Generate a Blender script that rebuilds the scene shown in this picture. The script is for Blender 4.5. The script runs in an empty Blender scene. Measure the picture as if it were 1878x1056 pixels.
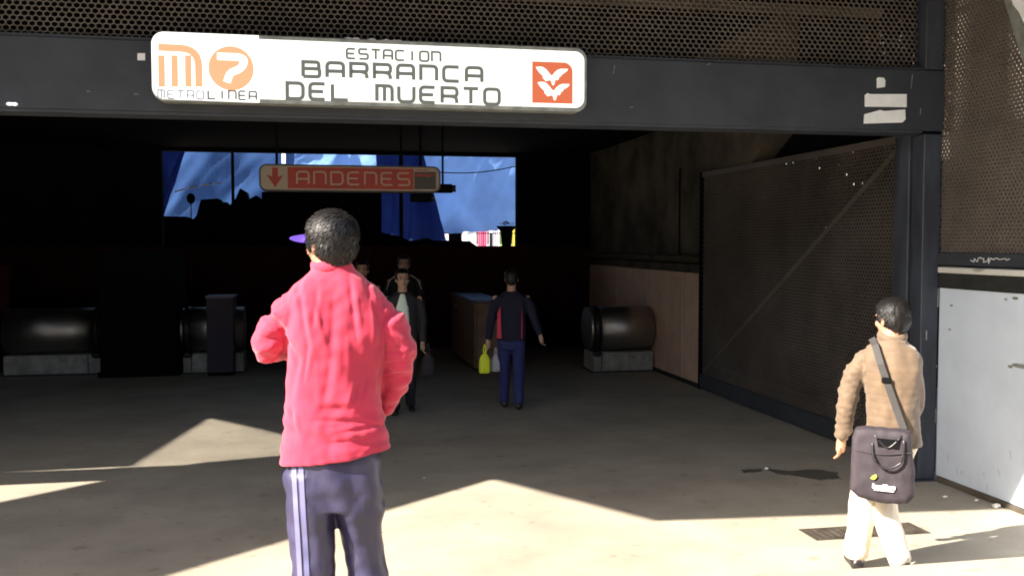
import bpy, bmesh, math, random
from mathutils import Vector, Matrix, noise
R = math.radians
random.seed(7)
S = bpy.context.scene
C = S.collection

# ---------------------------------------------------------------- camera, sky, sun, exposure
H = 2.05; FPX = 1750.0; PITCH = R(2.7); YAW = R(11)
cd = bpy.data.cameras.new('camera'); cam = bpy.data.objects.new('camera', cd); C.objects.link(cam)
cam.location = (0, 0, H); cam.rotation_euler = (R(90) - PITCH, 0, -YAW)
cd.sensor_width = 36; cd.lens = 36 * FPX / 1878; cd.clip_start = 0.1; cd.clip_end = 3000
S.camera = cam
RX, RY = 1.40, 0.45                       # sun travel per metre of drop
sun_dir = Vector((RX, RY, -1)).normalized()
EL = math.asin(-sun_dir.z)
w = bpy.data.worlds.new('World'); S.world = w; w.use_nodes = True
nt = w.node_tree; bg = nt.nodes['Background']
sky = nt.nodes.new('ShaderNodeTexSky'); sky.sky_type = 'NISHITA'; sky.sun_disc = False
sky.sun_elevation = EL
sky.sun_rotation = math.atan2(-sun_dir.x, -sun_dir.y)
sky.air_density = 1.2; sky.dust_density = 2.5
nt.links.new(sky.outputs[0], bg.inputs[0]); bg.inputs[1].default_value = 0.085
sl = bpy.data.lights.new('sun', 'SUN'); sl.energy = 5.0; sl.angle = R(0.5); sl.color = (1.0, 0.93, 0.82)
so = bpy.data.objects.new('sun', sl); C.objects.link(so)
so.rotation_euler = sun_dir.to_track_quat('-Z', 'Y').to_euler(); so.location = (-8, -3, 12)
S.view_settings.view_transform = 'Standard'; S.view_settings.look = 'None'
S.view_settings.gamma = 1; S.view_settings.use_curve_mapping = False
S.view_settings.exposure = 2.12
S.cycles.filter_width = 1.9

# ---------------------------------------------------------------- layout helpers
_fw = Vector((math.sin(YAW) * math.cos(PITCH), math.cos(YAW) * math.cos(PITCH), -math.sin(PITCH)))
_rt = Vector((math.cos(YAW), -math.sin(YAW), 0)); _up = _rt.cross(_fw)
def ray(x, y): return _fw + _rt * ((x - 939) / FPX) - _up * ((y - 528) / FPX)
def atY(x, y, Y): d = ray(x, y); return Vector((0, 0, H)) + d * (Y / d.y)
def atX(x, y, X): d = ray(x, y); return Vector((0, 0, H)) + d * (X / d.x)
def atZ(x, y, Z=0): d = ray(x, y); return Vector((0, 0, H)) + d * ((Z - H) / d.z)

def tag(o, label=None, cat=None, group=None, kind=None):
    if label: o['label'] = label
    if cat: o['category'] = cat
    if group: o['group'] = group
    if kind: o['kind'] = kind
    return o
def empty(name, loc=(0, 0, 0), rz=0, **k):
    o = bpy.data.objects.new(name, None); C.objects.link(o); o.location = loc; o.rotation_euler = (0, 0, rz)
    o.empty_display_size = .1
    return tag(o, **k)
def link(name, me, m, parent=None, smooth=False):
    o = bpy.data.objects.new(name, me); C.objects.link(o)
    if m and not me.materials: me.materials.append(m)
    if parent: o.parent = parent
    if smooth:
        for p in me.polygons: p.use_smooth = True
    return o
def obj(name, bm, m, parent=None, smooth=False):
    me = bpy.data.meshes.new(name)
    bmesh.ops.recalc_face_normals(bm, faces=bm.faces[:])
    bm.to_mesh(me); bm.free()
    return link(name, me, m, parent, smooth)
def pyd(name, vs, fs, m, parent=None, smooth=False):
    me = bpy.data.meshes.new(name); me.from_pydata([tuple(v) for v in vs], [], fs); me.update()
    return link(name, me, m, parent, smooth)
def NB(): return bmesh.new()
def box(bm, x0, x1, y0, y1, z0, z1, bev=0, seg=1):
    M = Matrix.Translation(((x0 + x1) / 2, (y0 + y1) / 2, (z0 + z1) / 2)) @ Matrix.Diagonal((x1 - x0, y1 - y0, z1 - z0, 1))
    r = bmesh.ops.create_cube(bm, size=1, matrix=M)
    if bev:
        es = list({e for v in r['verts'] for e in v.link_edges})
        bmesh.ops.bevel(bm, geom=es, offset=bev, segments=seg, affect='EDGES', profile=.5)
    return bm
def bx(name, m, parent, *a, bev=0, seg=1): return obj(name, box(NB(), *a, bev=bev, seg=seg), m, parent)
def bar(bm, a, b, wid, dep):
    a = Vector(a); b = Vector(b); d = b - a; L = d.length
    q = d.to_track_quat('Z', 'Y').to_matrix().to_4x4()
    bmesh.ops.create_cube(bm, size=1, matrix=Matrix.Translation((a + b) / 2) @ q @ Matrix.Diagonal((wid, dep, L, 1)))
    return bm
def cyl(bm, a, b, r, r2=None, n=16):
    a = Vector(a); b = Vector(b); d = b - a
    q = d.to_track_quat('Z', 'Y').to_matrix().to_4x4()
    bmesh.ops.create_cone(bm, cap_ends=True, segments=n, radius1=r, radius2=r if r2 is None else r2, depth=d.length,
                          matrix=Matrix.Translation((a + b) / 2) @ q)
    return bm
def ell(bm, c, rx, ry, rz, rot=None, u=20, v=14):
    M = Matrix.Translation(c) @ (rot.to_4x4() if rot else Matrix()) @ Matrix.Diagonal((rx, ry, rz, 1))
    bmesh.ops.create_uvsphere(bm, u_segments=u, v_segments=v, radius=1, matrix=M)
def prism(bm, pts, off):
    """polygon (3d points) pushed along off to give it thickness"""
    off = Vector(off)
    a = [bm.verts.new(p) for p in pts]; b = [bm.verts.new(Vector(p) + off) for p in pts]
    f1 = bm.faces.new(a); f2 = bm.faces.new(b[::-1]); n = len(a)
    for i in range(n): bm.faces.new((a[i], b[i], b[(i + 1) % n], a[(i + 1) % n]))
    f1.normal_update(); f2.normal_update()
    bmesh.ops.triangulate(bm, faces=[f1, f2])
    return bm

# ---------------------------------------------------------------- materials
def mat(name, col, rough=.8, metal=0, var=.0, vscale=4, col2=None, bump=0, bscale=60, emit=0, ecol=None, spec=.5,
        stretch=(1, 1, 1), sheen=0, detail=6, contrast=(.35, .65)):
    m = bpy.data.materials.new(name); m.use_nodes = True
    N = m.node_tree.nodes; L = m.node_tree.links; b = N['Principled BSDF']
    b.inputs['Base Color'].default_value = (*col, 1); b.inputs['Roughness'].default_value = rough
    b.inputs['Metallic'].default_value = metal; b.inputs['Specular IOR Level'].default_value = spec
    if sheen: b.inputs['Sheen Weight'].default_value = sheen
    if emit:
        b.inputs['Emission Strength'].default_value = emit; b.inputs['Emission Color'].default_value = (*(ecol or col), 1)
    tc = N.new('ShaderNodeTexCoord'); mp = N.new('ShaderNodeMapping'); mp.inputs['Scale'].default_value = stretch
    L.new(tc.outputs['Object'], mp.inputs['Vector'])
    if var or col2:
        n = N.new('ShaderNodeTexNoise'); n.inputs['Scale'].default_value = vscale; n.inputs['Detail'].default_value = detail
        n.inputs['Roughness'].default_value = .62
        L.new(mp.outputs[0], n.inputs['Vector'])
        cr = N.new('ShaderNodeValToRGB'); L.new(n.outputs['Fac'], cr.inputs[0])
        c2 = col2 or tuple(c * (1 + var) for c in col)
        c1 = col if col2 else tuple(c * (1 - var) for c in col)
        cr.color_ramp.elements[0].position = contrast[0]; cr.color_ramp.elements[1].position = contrast[1]
        cr.color_ramp.elements[0].color = (*c1, 1); cr.color_ramp.elements[1].color = (*c2, 1)
        L.new(cr.outputs[0], b.inputs['Base Color'])
        mr = N.new('ShaderNodeMapRange'); mr.inputs[3].default_value = max(0, rough - .1); mr.inputs[4].default_value = min(1, rough + .1)
        L.new(n.outputs['Fac'], mr.inputs[0]); L.new(mr.outputs[0], b.inputs['Roughness'])
    if bump:
        n2 = N.new('ShaderNodeTexNoise'); n2.inputs['Scale'].default_value = bscale; n2.inputs['Detail'].default_value = 4
        L.new(mp.outputs[0], n2.inputs['Vector'])
        bp = N.new('ShaderNodeBump'); bp.inputs['Strength'].default_value = bump; bp.inputs['Distance'].default_value = .01
        L.new(n2.outputs['Fac'], bp.inputs['Height']); L.new(bp.outputs[0], b.inputs['Normal'])
    return m

def floor_mat():
    m = bpy.data.materials.new('trodden_concrete'); m.use_nodes = True
    N = m.node_tree.nodes; L = m.node_tree.links; b = N['Principled BSDF']
    tc = N.new('ShaderNodeTexCoord')
    def nz(sc, det, ro=.6, vec=None):
        n = N.new('ShaderNodeTexNoise'); n.inputs['Scale'].default_value = sc; n.inputs['Detail'].default_value = det
        n.inputs['Roughness'].default_value = ro; L.new(vec or tc.outputs['Object'], n.inputs['Vector']); return n
    def ramp(src, a, bb, ca, cb):
        r = N.new('ShaderNodeValToRGB'); r.color_ramp.elements[0].position = a; r.color_ramp.elements[1].position = bb
        r.color_ramp.elements[0].color = (*ca, 1); r.color_ramp.elements[1].color = (*cb, 1); L.new(src, r.inputs[0]); return r
    def mul(a, bb, f=1):
        x = N.new('ShaderNodeMix'); x.data_type = 'RGBA'; x.blend_type = 'MULTIPLY'; x.inputs[0].default_value = f
        L.new(a, x.inputs[6]); L.new(bb, x.inputs[7]); return x.outputs[2]
    base = ramp(nz(1.1, 8, .65).outputs['Fac'], .3, .7, (.30, .262, .208), (.43, .375, .292)).outputs[0]
    fine = ramp(nz(90, 3).outputs['Fac'], .35, .65, (.78, .78, .78), (1, 1, 1)).outputs[0]
    spots = ramp(nz(7, 2, .5).outputs['Fac'], .27, .36, (.74, .72, .70), (1, 1, 1)).outputs[0]
    mp = N.new('ShaderNodeMapping'); mp.inputs['Scale'].default_value = (.6, .9, 1); L.new(tc.outputs['Object'], mp.inputs[0])
    sweep = ramp(nz(1.4, 4, .6, mp.outputs[0]).outputs['Fac'], .3, .62, (.84, .83, .82), (1, 1, 1)).outputs[0]
    vo = N.new('ShaderNodeTexVoronoi'); vo.inputs['Scale'].default_value = 2.3; L.new(tc.outputs['Object'], vo.inputs['Vector'])
    gum = ramp(vo.outputs['Distance'], .022, .040, (.5, .48, .46), (1, 1, 1)).outputs[0]
    c = mul(mul(mul(mul(base, fine), spots), sweep), gum)
    L.new(c, b.inputs['Base Color'])
    rr = N.new('ShaderNodeMapRange'); rr.inputs[3].default_value = .55; rr.inputs[4].default_value = .85
    L.new(nz(3, 5).outputs['Fac'], rr.inputs[0]); L.new(rr.outputs[0], b.inputs['Roughness'])
    bp = N.new('ShaderNodeBump'); bp.inputs['Strength'].default_value = .35; bp.inputs['Distance'].default_value = .006
    L.new(nz(45, 6, .7).outputs['Fac'], bp.inputs['Height']); L.new(bp.outputs[0], b.inputs['Normal'])
    return m

def cloth_tarp(name, col, trans=.6):
    m = bpy.data.materials.new(name); m.use_nodes = True
    N = m.node_tree.nodes; L = m.node_tree.links; out = N['Material Output']; N.remove(N['Principled BSDF'])
    d = N.new('ShaderNodeBsdfDiffuse'); t = N.new('ShaderNodeBsdfTranslucent'); mx = N.new('ShaderNodeMixShader')
    tc = N.new('ShaderNodeTexCoord'); n = N.new('ShaderNodeTexNoise'); n.inputs['Scale'].default_value = 2.2; n.inputs['Detail'].default_value = 7
    cr = N.new('ShaderNodeValToRGB'); cr.color_ramp.elements[0].position = .3; cr.color_ramp.elements[1].position = .7
    cr.color_ramp.elements[0].color = (*[c * .78 for c in col], 1); cr.color_ramp.elements[1].color = (*col, 1)
    L.new(tc.outputs['Object'], n.inputs[0]); L.new(n.outputs['Fac'], cr.inputs[0])
    L.new(cr.outputs[0], d.inputs[0]); L.new(cr.outputs[0], t.inputs[0]); mx.inputs[0].default_value = trans
    L.new(d.outputs[0], mx.inputs[1]); L.new(t.outputs[0], mx.inputs[2]); L.new(mx.outputs[0], out.inputs[0])
    return m

M = {}
M['floor'] = floor_mat()
M['paint'] = mat('blue_grey_painted_steel', (.029, .033, .042), .6, var=.35, vscale=3, bump=.08, bscale=25, contrast=(.25, .75))
M['post'] = mat('slate_painted_steel', (.034, .039, .052), .5, var=.45, vscale=5, stretch=(1, 1, .25), bump=.1, bscale=30)
M['mesh'] = mat('brown_expanded_metal', (.12, .10, .082), .6, 0, var=.35, vscale=2.5, contrast=(.2, .8))
M['meshgate'] = mat('grimy_gate_metal', (.095, .078, .064), .6, 0, var=.5, vscale=1.6, contrast=(.2, .8))
M['dark'] = mat('hall_shade_plaster', (.006, .0055, .0055), 1, var=.3, vscale=2, spec=.05)  # darkness of the hall put into the wall colour
M['ceiling'] = mat('hall_shade_ceiling', (.005, .0045, .0045), 1, var=.3, vscale=2, spec=.05)  # near black colour stands in for shade under the roof
M['shadewall'] = mat('shade_red_wall', (.034, .006, .008), .9, var=.3, vscale=2, spec=.1)  # red bounce and deep shade put into the colour
M['concrete'] = mat('stained_raw_concrete', (.085, .072, .056), .95, spec=.1, var=.5, vscale=1.2, bump=.3, bscale=9)
M['pink'] = mat('rosy_stone_slab', (.70, .47, .345), .6, var=.10, vscale=3.2, bump=.05, bscale=40)
M['white'] = mat('bluish_white_enamel_panel', (.60, .67, .77), .5, var=.07, vscale=2.5, bump=.05, bscale=8, contrast=(.3, .7))
M['blackstrip'] = mat('black_rubber_strip', (.02, .022, .02), .6, var=.4, vscale=6)
M['lip'] = mat('chipped_cream_lip', (.62, .60, .55), .6, col2=(.10, .09, .08), vscale=7, contrast=(.55, .68), stretch=(1, .4, 1))
M['steel'] = mat('brushed_stainless', (.50, .48, .45), .42, 1, var=.06, vscale=20, stretch=(.05, 1, 1))
M['blacksteel'] = mat('black_rubber_ring', (.015, .015, .016), .4)
M['boxmetal'] = mat('pale_scuffed_cabinet_metal', (.33, .32, .29), .5, var=.3, vscale=7, bump=.05)
M['kiosk'] = mat('tan_cabinet_laminate', (.24, .135, .085), .5, var=.25, vscale=4)
M['kiosktop'] = mat('violet_grey_counter_top', (.10, .08, .17), .35)
M['purple'] = mat('dusky_violet_cabinet', (.028, .020, .042), .6)
M['sign'] = mat('backlit_white_acrylic', (.8, .8, .77), .35, emit=.26, ecol=(1, 1, .95))
M['signL'] = mat('bright_backlit_acrylic', (.85, .85, .85), .35, emit=.36, ecol=(1, .99, .97))
M['frame'] = mat('worn_silver_sign_frame', (.30, .31, .28), .45, .4, var=.25, vscale=9)
M['orange'] = mat('backlit_pale_orange_vinyl', (.62, .26, .12), .45, emit=.20, ecol=(1, .42, .24))
M['embl'] = mat('backlit_terracotta_vinyl', (.55, .13, .06), .45, emit=.09, ecol=(1, .22, .09))
M['letter'] = mat('bloom_grey_vinyl_letter', (.09, .10, .085), .5, emit=.03, ecol=(.75, .8, .72))  # glow greys the letters as bloom from the lit panel would
M['letterL'] = mat('pale_grey_vinyl_letter', (.12, .12, .13), .5, emit=.07, ecol=(.8, .8, .84))
M['sticker'] = mat('torn_white_paper', (.85, .86, .86), .8, var=.06, vscale=9)
M['redsign'] = mat('red_sign_face', (.22, .022, .014), .5, var=.2, vscale=5, emit=.010, ecol=(1, .13, .06))
M['dimwhite'] = mat('dim_cream_sign_face', (.34, .28, .21), .5, emit=.006)
M['housing'] = mat('dark_sign_housing', (.06, .055, .05), .5)
M['black'] = mat('matt_black', (.006, .006, .007), 1, spec=.05)
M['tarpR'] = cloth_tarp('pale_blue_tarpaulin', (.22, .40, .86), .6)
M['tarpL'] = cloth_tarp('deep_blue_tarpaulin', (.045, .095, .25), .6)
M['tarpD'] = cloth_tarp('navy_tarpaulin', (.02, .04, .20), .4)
M['skin'] = mat('warm_skin', (.36, .19, .12), .55, var=.12, vscale=12, spec=.35)
M['skinb'] = mat('tan_skin', (.50, .31, .22), .55, var=.1, vscale=12, spec=.35)
M['hair'] = mat('glossy_black_hair', (.010, .008, .0075), .5, spec=.4)
M['eye'] = mat('dark_eye', (.02, .015, .012), .2)
M['lips'] = mat('muted_lips', (.22, .08, .06), .5)
M['red'] = mat('coral_red_knit', (.43, .015, .050), .85, var=.10, vscale=6, bump=.12, bscale=220, sheen=.25)
M['track'] = mat('navy_violet_tracksuit_nylon', (.027, .023, .060), .45, var=.2, vscale=8, bump=.1, bscale=60, spec=.6)
M['stripe'] = mat('pale_lilac_side_stripe', (.12, .115, .23), .5)
M['visor'] = mat('violet_visor_cloth', (.10, .045, .38), .6)
M['brown'] = mat('tan_brown_quilted_cotton', (.115, .073, .042), .75, var=.15, vscale=9, bump=.1, bscale=120, sheen=.2)
M['cream'] = mat('cream_cotton_trousers', (.74, .64, .50), .8, var=.07, vscale=6, bump=.08, bscale=150)
M['bag'] = mat('dark_plum_nylon', (.026, .018, .024), .75, var=.2, vscale=10, bump=.12, bscale=200)
M['strap'] = mat('grey_webbing', (.032, .028, .027), .7, bump=.2, bscale=300)
M['bagprint'] = mat('white_bag_print', (.8, .8, .78), .7)
M['yellowprint'] = mat('yellow_green_bag_print', (.62, .62, .05), .7)
M['shoe'] = mat('black_leather', (.014, .012, .012), .35)
M['navyj'] = mat('navy_jacket_cloth', (.010, .010, .030), .9)
M['pinkp'] = mat('pink_jacket_panel', (.62, .05, .10), .8)
M['jean'] = mat('blue_denim', (.022, .026, .12), .85, var=.2, vscale=14)
M['darkj'] = mat('charcoal_jacket_cloth', (.020, .018, .022), .8)
M['mint'] = mat('pale_mint_shirt', (.80, .95, .85), .8)
M['plaid'] = mat('pale_grey_shirt', (.5, .48, .5), .8)
M['yellow'] = mat('lime_yellow_plastic', (.80, .86, .03), .45)
M['plastic'] = mat('white_carrier_plastic', (.55, .53, .55), .4)
M['wet'] = mat('damp_stain', (.10, .086, .07), .35, var=.3, vscale=8)
M['grate'] = mat('rusty_drain_iron', (.06, .048, .038), .6, .3, var=.4, vscale=10)
M['paper'] = mat('litter_paper', (.75, .73, .68), .8)
M['bpink'] = mat('magenta_stall_cloth', (.80, .16, .30), .8)
M['bgreen'] = mat('lime_stall_cloth', (.35, .78, .12), .8)
M['byellow'] = mat('yellow_stall_cloth', (.85, .70, .08), .8)
M['bwhite'] = mat('white_stall_cloth', (.82, .80, .84), .8)
M['leaf'] = mat('dusty_dark_leaf', (.05, .07, .03), .7, var=.4, vscale=5)

# ---------------------------------------------------------------- perforated sheet (real holes)
def perforated(name, m, parent, place, wid, hgt, pitch=.049, squash=.82, frac=.70, thick=.008, keep=None, solid=None):
    """place(u,v,t) -> world point; u along width, v up, t depth. hexagonal cells with hexagonal holes"""
    vs, fs = [], []
    ro = pitch / math.sqrt(3); rh = pitch * .866 * squash
    nr = int(hgt / rh) + 2; ncol = int(wid / pitch) + 2
    hexo = [(math.sin(R(60 * k)) * ro, math.cos(R(60 * k)) * ro * squash) for k in range(6)]
    rnd = random.Random(3)
    for j in range(nr):
        for i in range(ncol):
            u = i * pitch + (pitch / 2 if j % 2 else 0); v = j * rh
            if u > wid or v > hgt: continue
            if keep and not keep(u, v): continue
            f = frac * rnd.uniform(.95, 1.05)
            if solid and solid(u, v, rnd):
                b = len(vs)
                for (a, c) in hexo: vs.append(place(u + a, v + c, 0))
                fs.append(tuple(range(b, b + 6)))
                continue
            b = len(vs)
            for (a, c) in hexo: vs.append(place(u + a, v + c, 0))
            for (a, c) in hexo: vs.append(place(u + a * f, v + c * f, -.0015))
            for (a, c) in hexo: vs.append(place(u + a * f, v + c * f, thick))
            for k in range(6):
                k2 = (k + 1) % 6
                fs.append((b + k, b + k2, b + 6 + k2, b + 6 + k))
                fs.append((b + 6 + k, b + 6 + k2, b + 12 + k2, b + 12 + k))
                fs.append((b + 12 + k, b + 12 + k2, b + k2, b + k))
    o = pyd(name, vs, fs, m, parent)
    return o

# ---------------------------------------------------------------- ground
YF = 7.33; XW = 5.16
g = NB()
def quad(bm, *p): return bm.faces.new([bm.verts.new(q) for q in p])
quad(g, (-1500, 4.98, 0), (1500, 4.98, 0), (1500, 1500, 0), (-1500, 1500, 0))
tag(obj('ground', g, M['floor']), kind='structure')
st = NB()
quad(st, (-1500, -1500, .45), (1500, -1500, .45), (1500, 4.22, .45), (-1500, 4.22, .45))
tag(obj('raised_pavement', st, M['floor']), kind='structure')
for i, (y, z) in enumerate([(4.22, .45), (4.60, .30), (4.98, .15)]):
    b = NB(); box(b, -30, 5.6, y - .38 + (0.001 if i else -.02), y, z - .16, z - (.004 if i == 0 else 0))
    if i == 0: z0 = z
    tag(obj('pavement_step', b, M['floor']), kind='structure')

# unseen building blocks added around the scene to cut low skylight
for (nm, x0, x1, y0, y1, hh_, lb) in (('skylight_block', -40, 45, -22, -16, 8, 'long unseen block added behind the camera to cut skylight'), ('skylight_block', -40, -30, -15, 40, 8, 'unseen block added far left of the station to cut skylight'), ('skylight_block', 16, 24, -12, 30, 8, 'unseen block added right of the station to cut skylight')):
    sb_ = empty(nm, (x0, y0, 0), label=lb, cat='building')
    bx('wall', mat('street_render', (.16, .13, .11), .9, var=.2), sb_, 0, x1 - x0, 0, y1 - y0, 0, hh_)
    bx('parapet', M['concrete'], sb_, -.15, x1 - x0 + .15, -.15, y1 - y0 + .15, hh_ + .003, hh_ + .5)

# ---------------------------------------------------------------- hall shell
ZR = 4.7
def gz(x, y): return (x - RX * ZR, y - RY * ZR, ZR)     # sheet point that shades ground point x,y
roof = empty('shade_roof', (0, 0, 0), label='unseen flat roof over the station entrance, outline cut to shade the paving', cat='roof')  # unseen roof, outline worked back from the shade edges on the ground
G1 = (-1.05, 6.16); G2 = (1.39, 8.1); G3 = (2.36, 6.63); G4 = (5.05, 6.42)
p1 = (-1.82, 9.2); p2 = (-1.4, 11.64); p3 = (-.41, 10.31); U = (-.25, 9.45); s2 = (-1.64, 8.93); s3 = (-2.56, 8.12)
bmC = NB()
prism(bmC, [gz(*q) for q in (G2, G3, G4, (12.6, 5.85), (12.6, 24.9), (-1.4, 24.9), p2, p3, U)], (0, 0, .04))
obj('roof_slab', bmC, M['ceiling'], roof)
bmA = NB()
prism(bmA, [gz(*q) for q in ((-3.3, 4.18), G2, U, (-1.2, 9.22), s2, s3, (-4.8, 6.1))], (0, 0, .03))  # unseen sheet added to cast the diagonal band of shade
tag(obj('shade_sheet', bmA, M['tarpD']), label='unseen dark sheet added beside the entrance roof to shade the paving', cat='shade sheet')
bmB = NB()
prism(bmB, [gz(*q) for q in (p1, p2, (-1.4, 24.9), (-8, 24.9), (-8, 8.95))], (0, 0, .04))
obj('roof_slab', bmB, M['ceiling'], roof)
# perforated sheet added in the unseen roof gap to dim the sun patch
q = gz(-1.95, 9.0)
perforated('sun_dimmer', M['mesh'], roof, lambda u, v, t: Vector((q[0] + u, q[1] + v, ZR + .05 + t)), 1.7, 2.75, pitch=.06, frac=.80, thick=.006)['kind'] = 'stuff'

hall = empty('station_hall', (0, 12, 0), label='dark interior walls of the station hall behind the entrance', cat='building')
def wallbox(name, m, *a):
    o = bx(name, m, None, *a); o.parent = hall; o.location = (0, -12, 0); return o
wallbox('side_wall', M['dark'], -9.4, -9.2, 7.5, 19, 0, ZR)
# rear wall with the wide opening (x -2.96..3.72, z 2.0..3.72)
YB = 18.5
wallbox('rear_wall', M['shadewall'], -9.2, 5.4, YB, YB + .2, 0, 1.99)
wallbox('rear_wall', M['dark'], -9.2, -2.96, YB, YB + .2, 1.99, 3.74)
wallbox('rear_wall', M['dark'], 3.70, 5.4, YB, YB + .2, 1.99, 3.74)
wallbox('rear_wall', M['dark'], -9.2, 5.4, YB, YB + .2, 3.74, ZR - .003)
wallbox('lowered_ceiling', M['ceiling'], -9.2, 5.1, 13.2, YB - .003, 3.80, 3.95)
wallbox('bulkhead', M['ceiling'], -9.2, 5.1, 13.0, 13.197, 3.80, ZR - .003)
# stone dado of the right side: slabs
dado = empty('stone_dado_wall', (XW, 12.6, 0), label='rosy stone slab dado wall beyond the mesh gate, beside the right turnstile', cat='wall')
yb = [12.62, 13.35, 14.95, 16.6, 18.45]
for i in range(4):
    bx('stone_slab', M['pink'], dado, -.0 + .004 * (i % 2), .14, yb[i] - 12.6 + .006, yb[i + 1] - 12.6 - .006, .06, 1.62, bev=.004)
for y_ in yb[1:-1]: bx('joint_strip', M['bwhite'], dado, -.002, .03, y_ - 12.6 - .005, y_ - 12.6 + .005, .06, 1.61)
bx('backing', M['concrete'], dado, .05, .30, .0, 5.88, 0, 1.60)
bx('skirting', M['blackstrip'], dado, -.015, .13, .02, 5.85, 0, .055)
bx('ledge', M['concrete'], dado, -.03, .28, 0, 5.85, 1.63, 1.75, bev=.01)
# raw concrete side wall above
cw = empty('concrete_side_wall', (XW, 12.6, 1.75), label='stained raw concrete side wall above the rosy stone dado', cat='wall')
b = NB()
P = [atX(1425, 236, XW + .02), atX(1375, 303, XW + .02), atX(1300, 319, XW + .02)]
pts = [(XW + .02, P[0].y, ZR - .005), (XW + .02, P[0].y, P[0].z), (XW + .02, P[1].y, P[1].z), (XW + .02, 12.66, 3.02), (XW + .02, 12.66, 1.76), (XW + .02, 18.48, 1.76), (XW + .02, 18.48, ZR - .005)]
prism(b, [Vector(p) - Vector((XW, 12.6, 1.75)) for p in pts], (.25, 0, 0)); obj('concrete_panel', b, M['concrete'], cw)
bx('formwork_joint', M['dark'], cw, -.004, .03, .9, .912, .12, 1.4)
bx('haunch', M['concrete'], cw, -.12, .015, .05, 5.8, .03, .12, bev=.02)
# left stub wall: rosy stone slabs, the corner's shade put into their colour
lw = empty('stub_wall', (-4.95, 16.3, 0), label='rosy stone stub wall with shade in its colour, far left beside the left turnstile', cat='wall')
for i in range(3):
    bx('stone_slab', M['pink'] if False else M['shadewall'], lw, -1.1 * (i + 1) + .005, -1.1 * i - .005, 0, .15, 0, 1.7, bev=.004)

# made-up wall behind the gate: keeps it black, pinholes give daylight dots
og = empty('gate_dark_sheet', (6.4, 9.5, 0), label='made-up black sheet behind the mesh gate, pinholes set for dots of daylight', cat='wall')
perforated('pierced_sheet', M['black'], og, lambda u, v, t: Vector((-t, u, v)), 6.2, 4.66, pitch=.05, squash=1, frac=.62, thick=.004,
           solid=lambda u, v, r: r.random() > (.5 if (v > 3.45 and u < 2.2) else .035 if (v > 2.95 and u < 4.5) else .0075 if v > 1.9 else 0))['kind'] = 'stuff'
bx('end_wall', M['black'], og, -1.1, 0, 6.3, 6.5, 0, 4.66)
bx('top_light_stop', M['black'], og, -.45, 0.05, -2.0, 6.5, 4.68, 4.69)
b = NB(); prism(b, [(-1.08, -1.85, 0), (0, -.05, 0), (0, -.05, 4.66), (-1.08, -1.85, 4.66)], (.04, -.03, 0)); obj('front_light_stop', b, M['black'], og)  # added to shut daylight out from behind the gate

# ---------------------------------------------------------------- facade
fac = empty('entrance_beam', (0, YF, 3.0), label='wide slate-grey steel beam spanning the station entrance', cat='beam')
bx('beam_face', M['paint'], fac, -9, 5.17, 0, .18, 0, .505, bev=.004)
bx('lower_flange', M['paint'], fac, -9, 4.97, .01, .26, -.022, -.002)
bx('upper_flange', M['paint'], fac, -9, 4.99, .02, .24, .507, .530)
# chipped paint scratches on the beam
for (x, y, l, a) in ((1126, 128, .07, 80), (1158, 197, .03, 10), (162, 168, .02, 5), (250, 173, .03, 0), (1672, 150, .12, 85), (1300, 118, .03, 20), (1688, 205, .05, 88)):
    p = atY(x, y, YF); b = NB()
    bar(b, (p.x - math.cos(R(a)) * l / 2, -.0025, p.z - 3 - math.sin(R(a)) * l / 2), (p.x + math.cos(R(a)) * l / 2, -.0025, p.z - 3 + math.sin(R(a)) * l / 2), .005, .004)
    obj('paint_chip', b, M['frame'], fac)

scr = empty('perforated_screen', (0, YF + .10, 3.53), label='brown perforated metal screen above the entrance beam', cat='screen')
perforated('perforated_sheet', M['mesh'], scr, lambda u, v, t: Vector((-4.2 + u, t, v + .015)), 9.15, 1.14, pitch=.050, squash=.82, frac=.80, thick=.010)['kind'] = 'stuff'
bx('bracing_bar', M['mesh'], scr, -4.2, 4.95, .5, .56, .55, .63)
for (xa, xb) in ((1.6, 3.4),):
    b = NB(); bar(b, (xa, .62, .02), (xb, .62, 1.12), .09, .05); obj('diagonal_strut', b, M['ceiling'], scr)
# upper side grille seen through the screen (daylight dots)
ug = empty('upper_side_grille', (XW + .30, 7.6, 3.05), label='side grille high behind the screen, dotted with daylight at right', cat='grille')
perforated('perforated_sheet', M['black'], ug, lambda u, v, t: Vector((t, u, v)), 5.0, 1.6, pitch=.05, squash=.85, frac=.56, thick=.010,
           solid=lambda u, v, r: r.random() < (.35 if u < 1.5 else .93 if v > .5 or u < 3.2 else 1))['kind'] = 'stuff'

# corner column
col_ = empty('corner_column', (5.08, 7.42, 0), label='tall slate steel corner column between the mesh gate and the white panel', cat='column')
bx('column_shaft', M['post'], col_, -.085, .078, -.085, .06, .012, 2.975, bev=.006)
bx('column_web', M['post'], col_, -.05, .065, .062, .13, .0, 2.97)
bx('inner_shaft', M['post'], col_, -.07, .075, .15, .30, 0, 3.0, bev=.006)
bx('inner_flange', M['post'], col_, -.03, .072, .31, .43, 0, 3.0, bev=.004)
bx('base_plate', M['post'], col_, -.12, .078, -.12, .2, 0, .010)
bx('upper_shaft', M['post'], col_, -.09, .078, -.088, .09, 3.515, ZR - .01, bev=.005)
b = NB(); 
for (dx, z0, z1) in ((.076, .5, .62), (.074, .98, 1.0), (-.03, 1.22, 1.30), (.075, 1.5, 1.66)):
    box(b, dx - .006, dx + .004, -.0885, -.084, z0, z1)
obj('paint_chip', b, M['frame'], col_)

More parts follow.
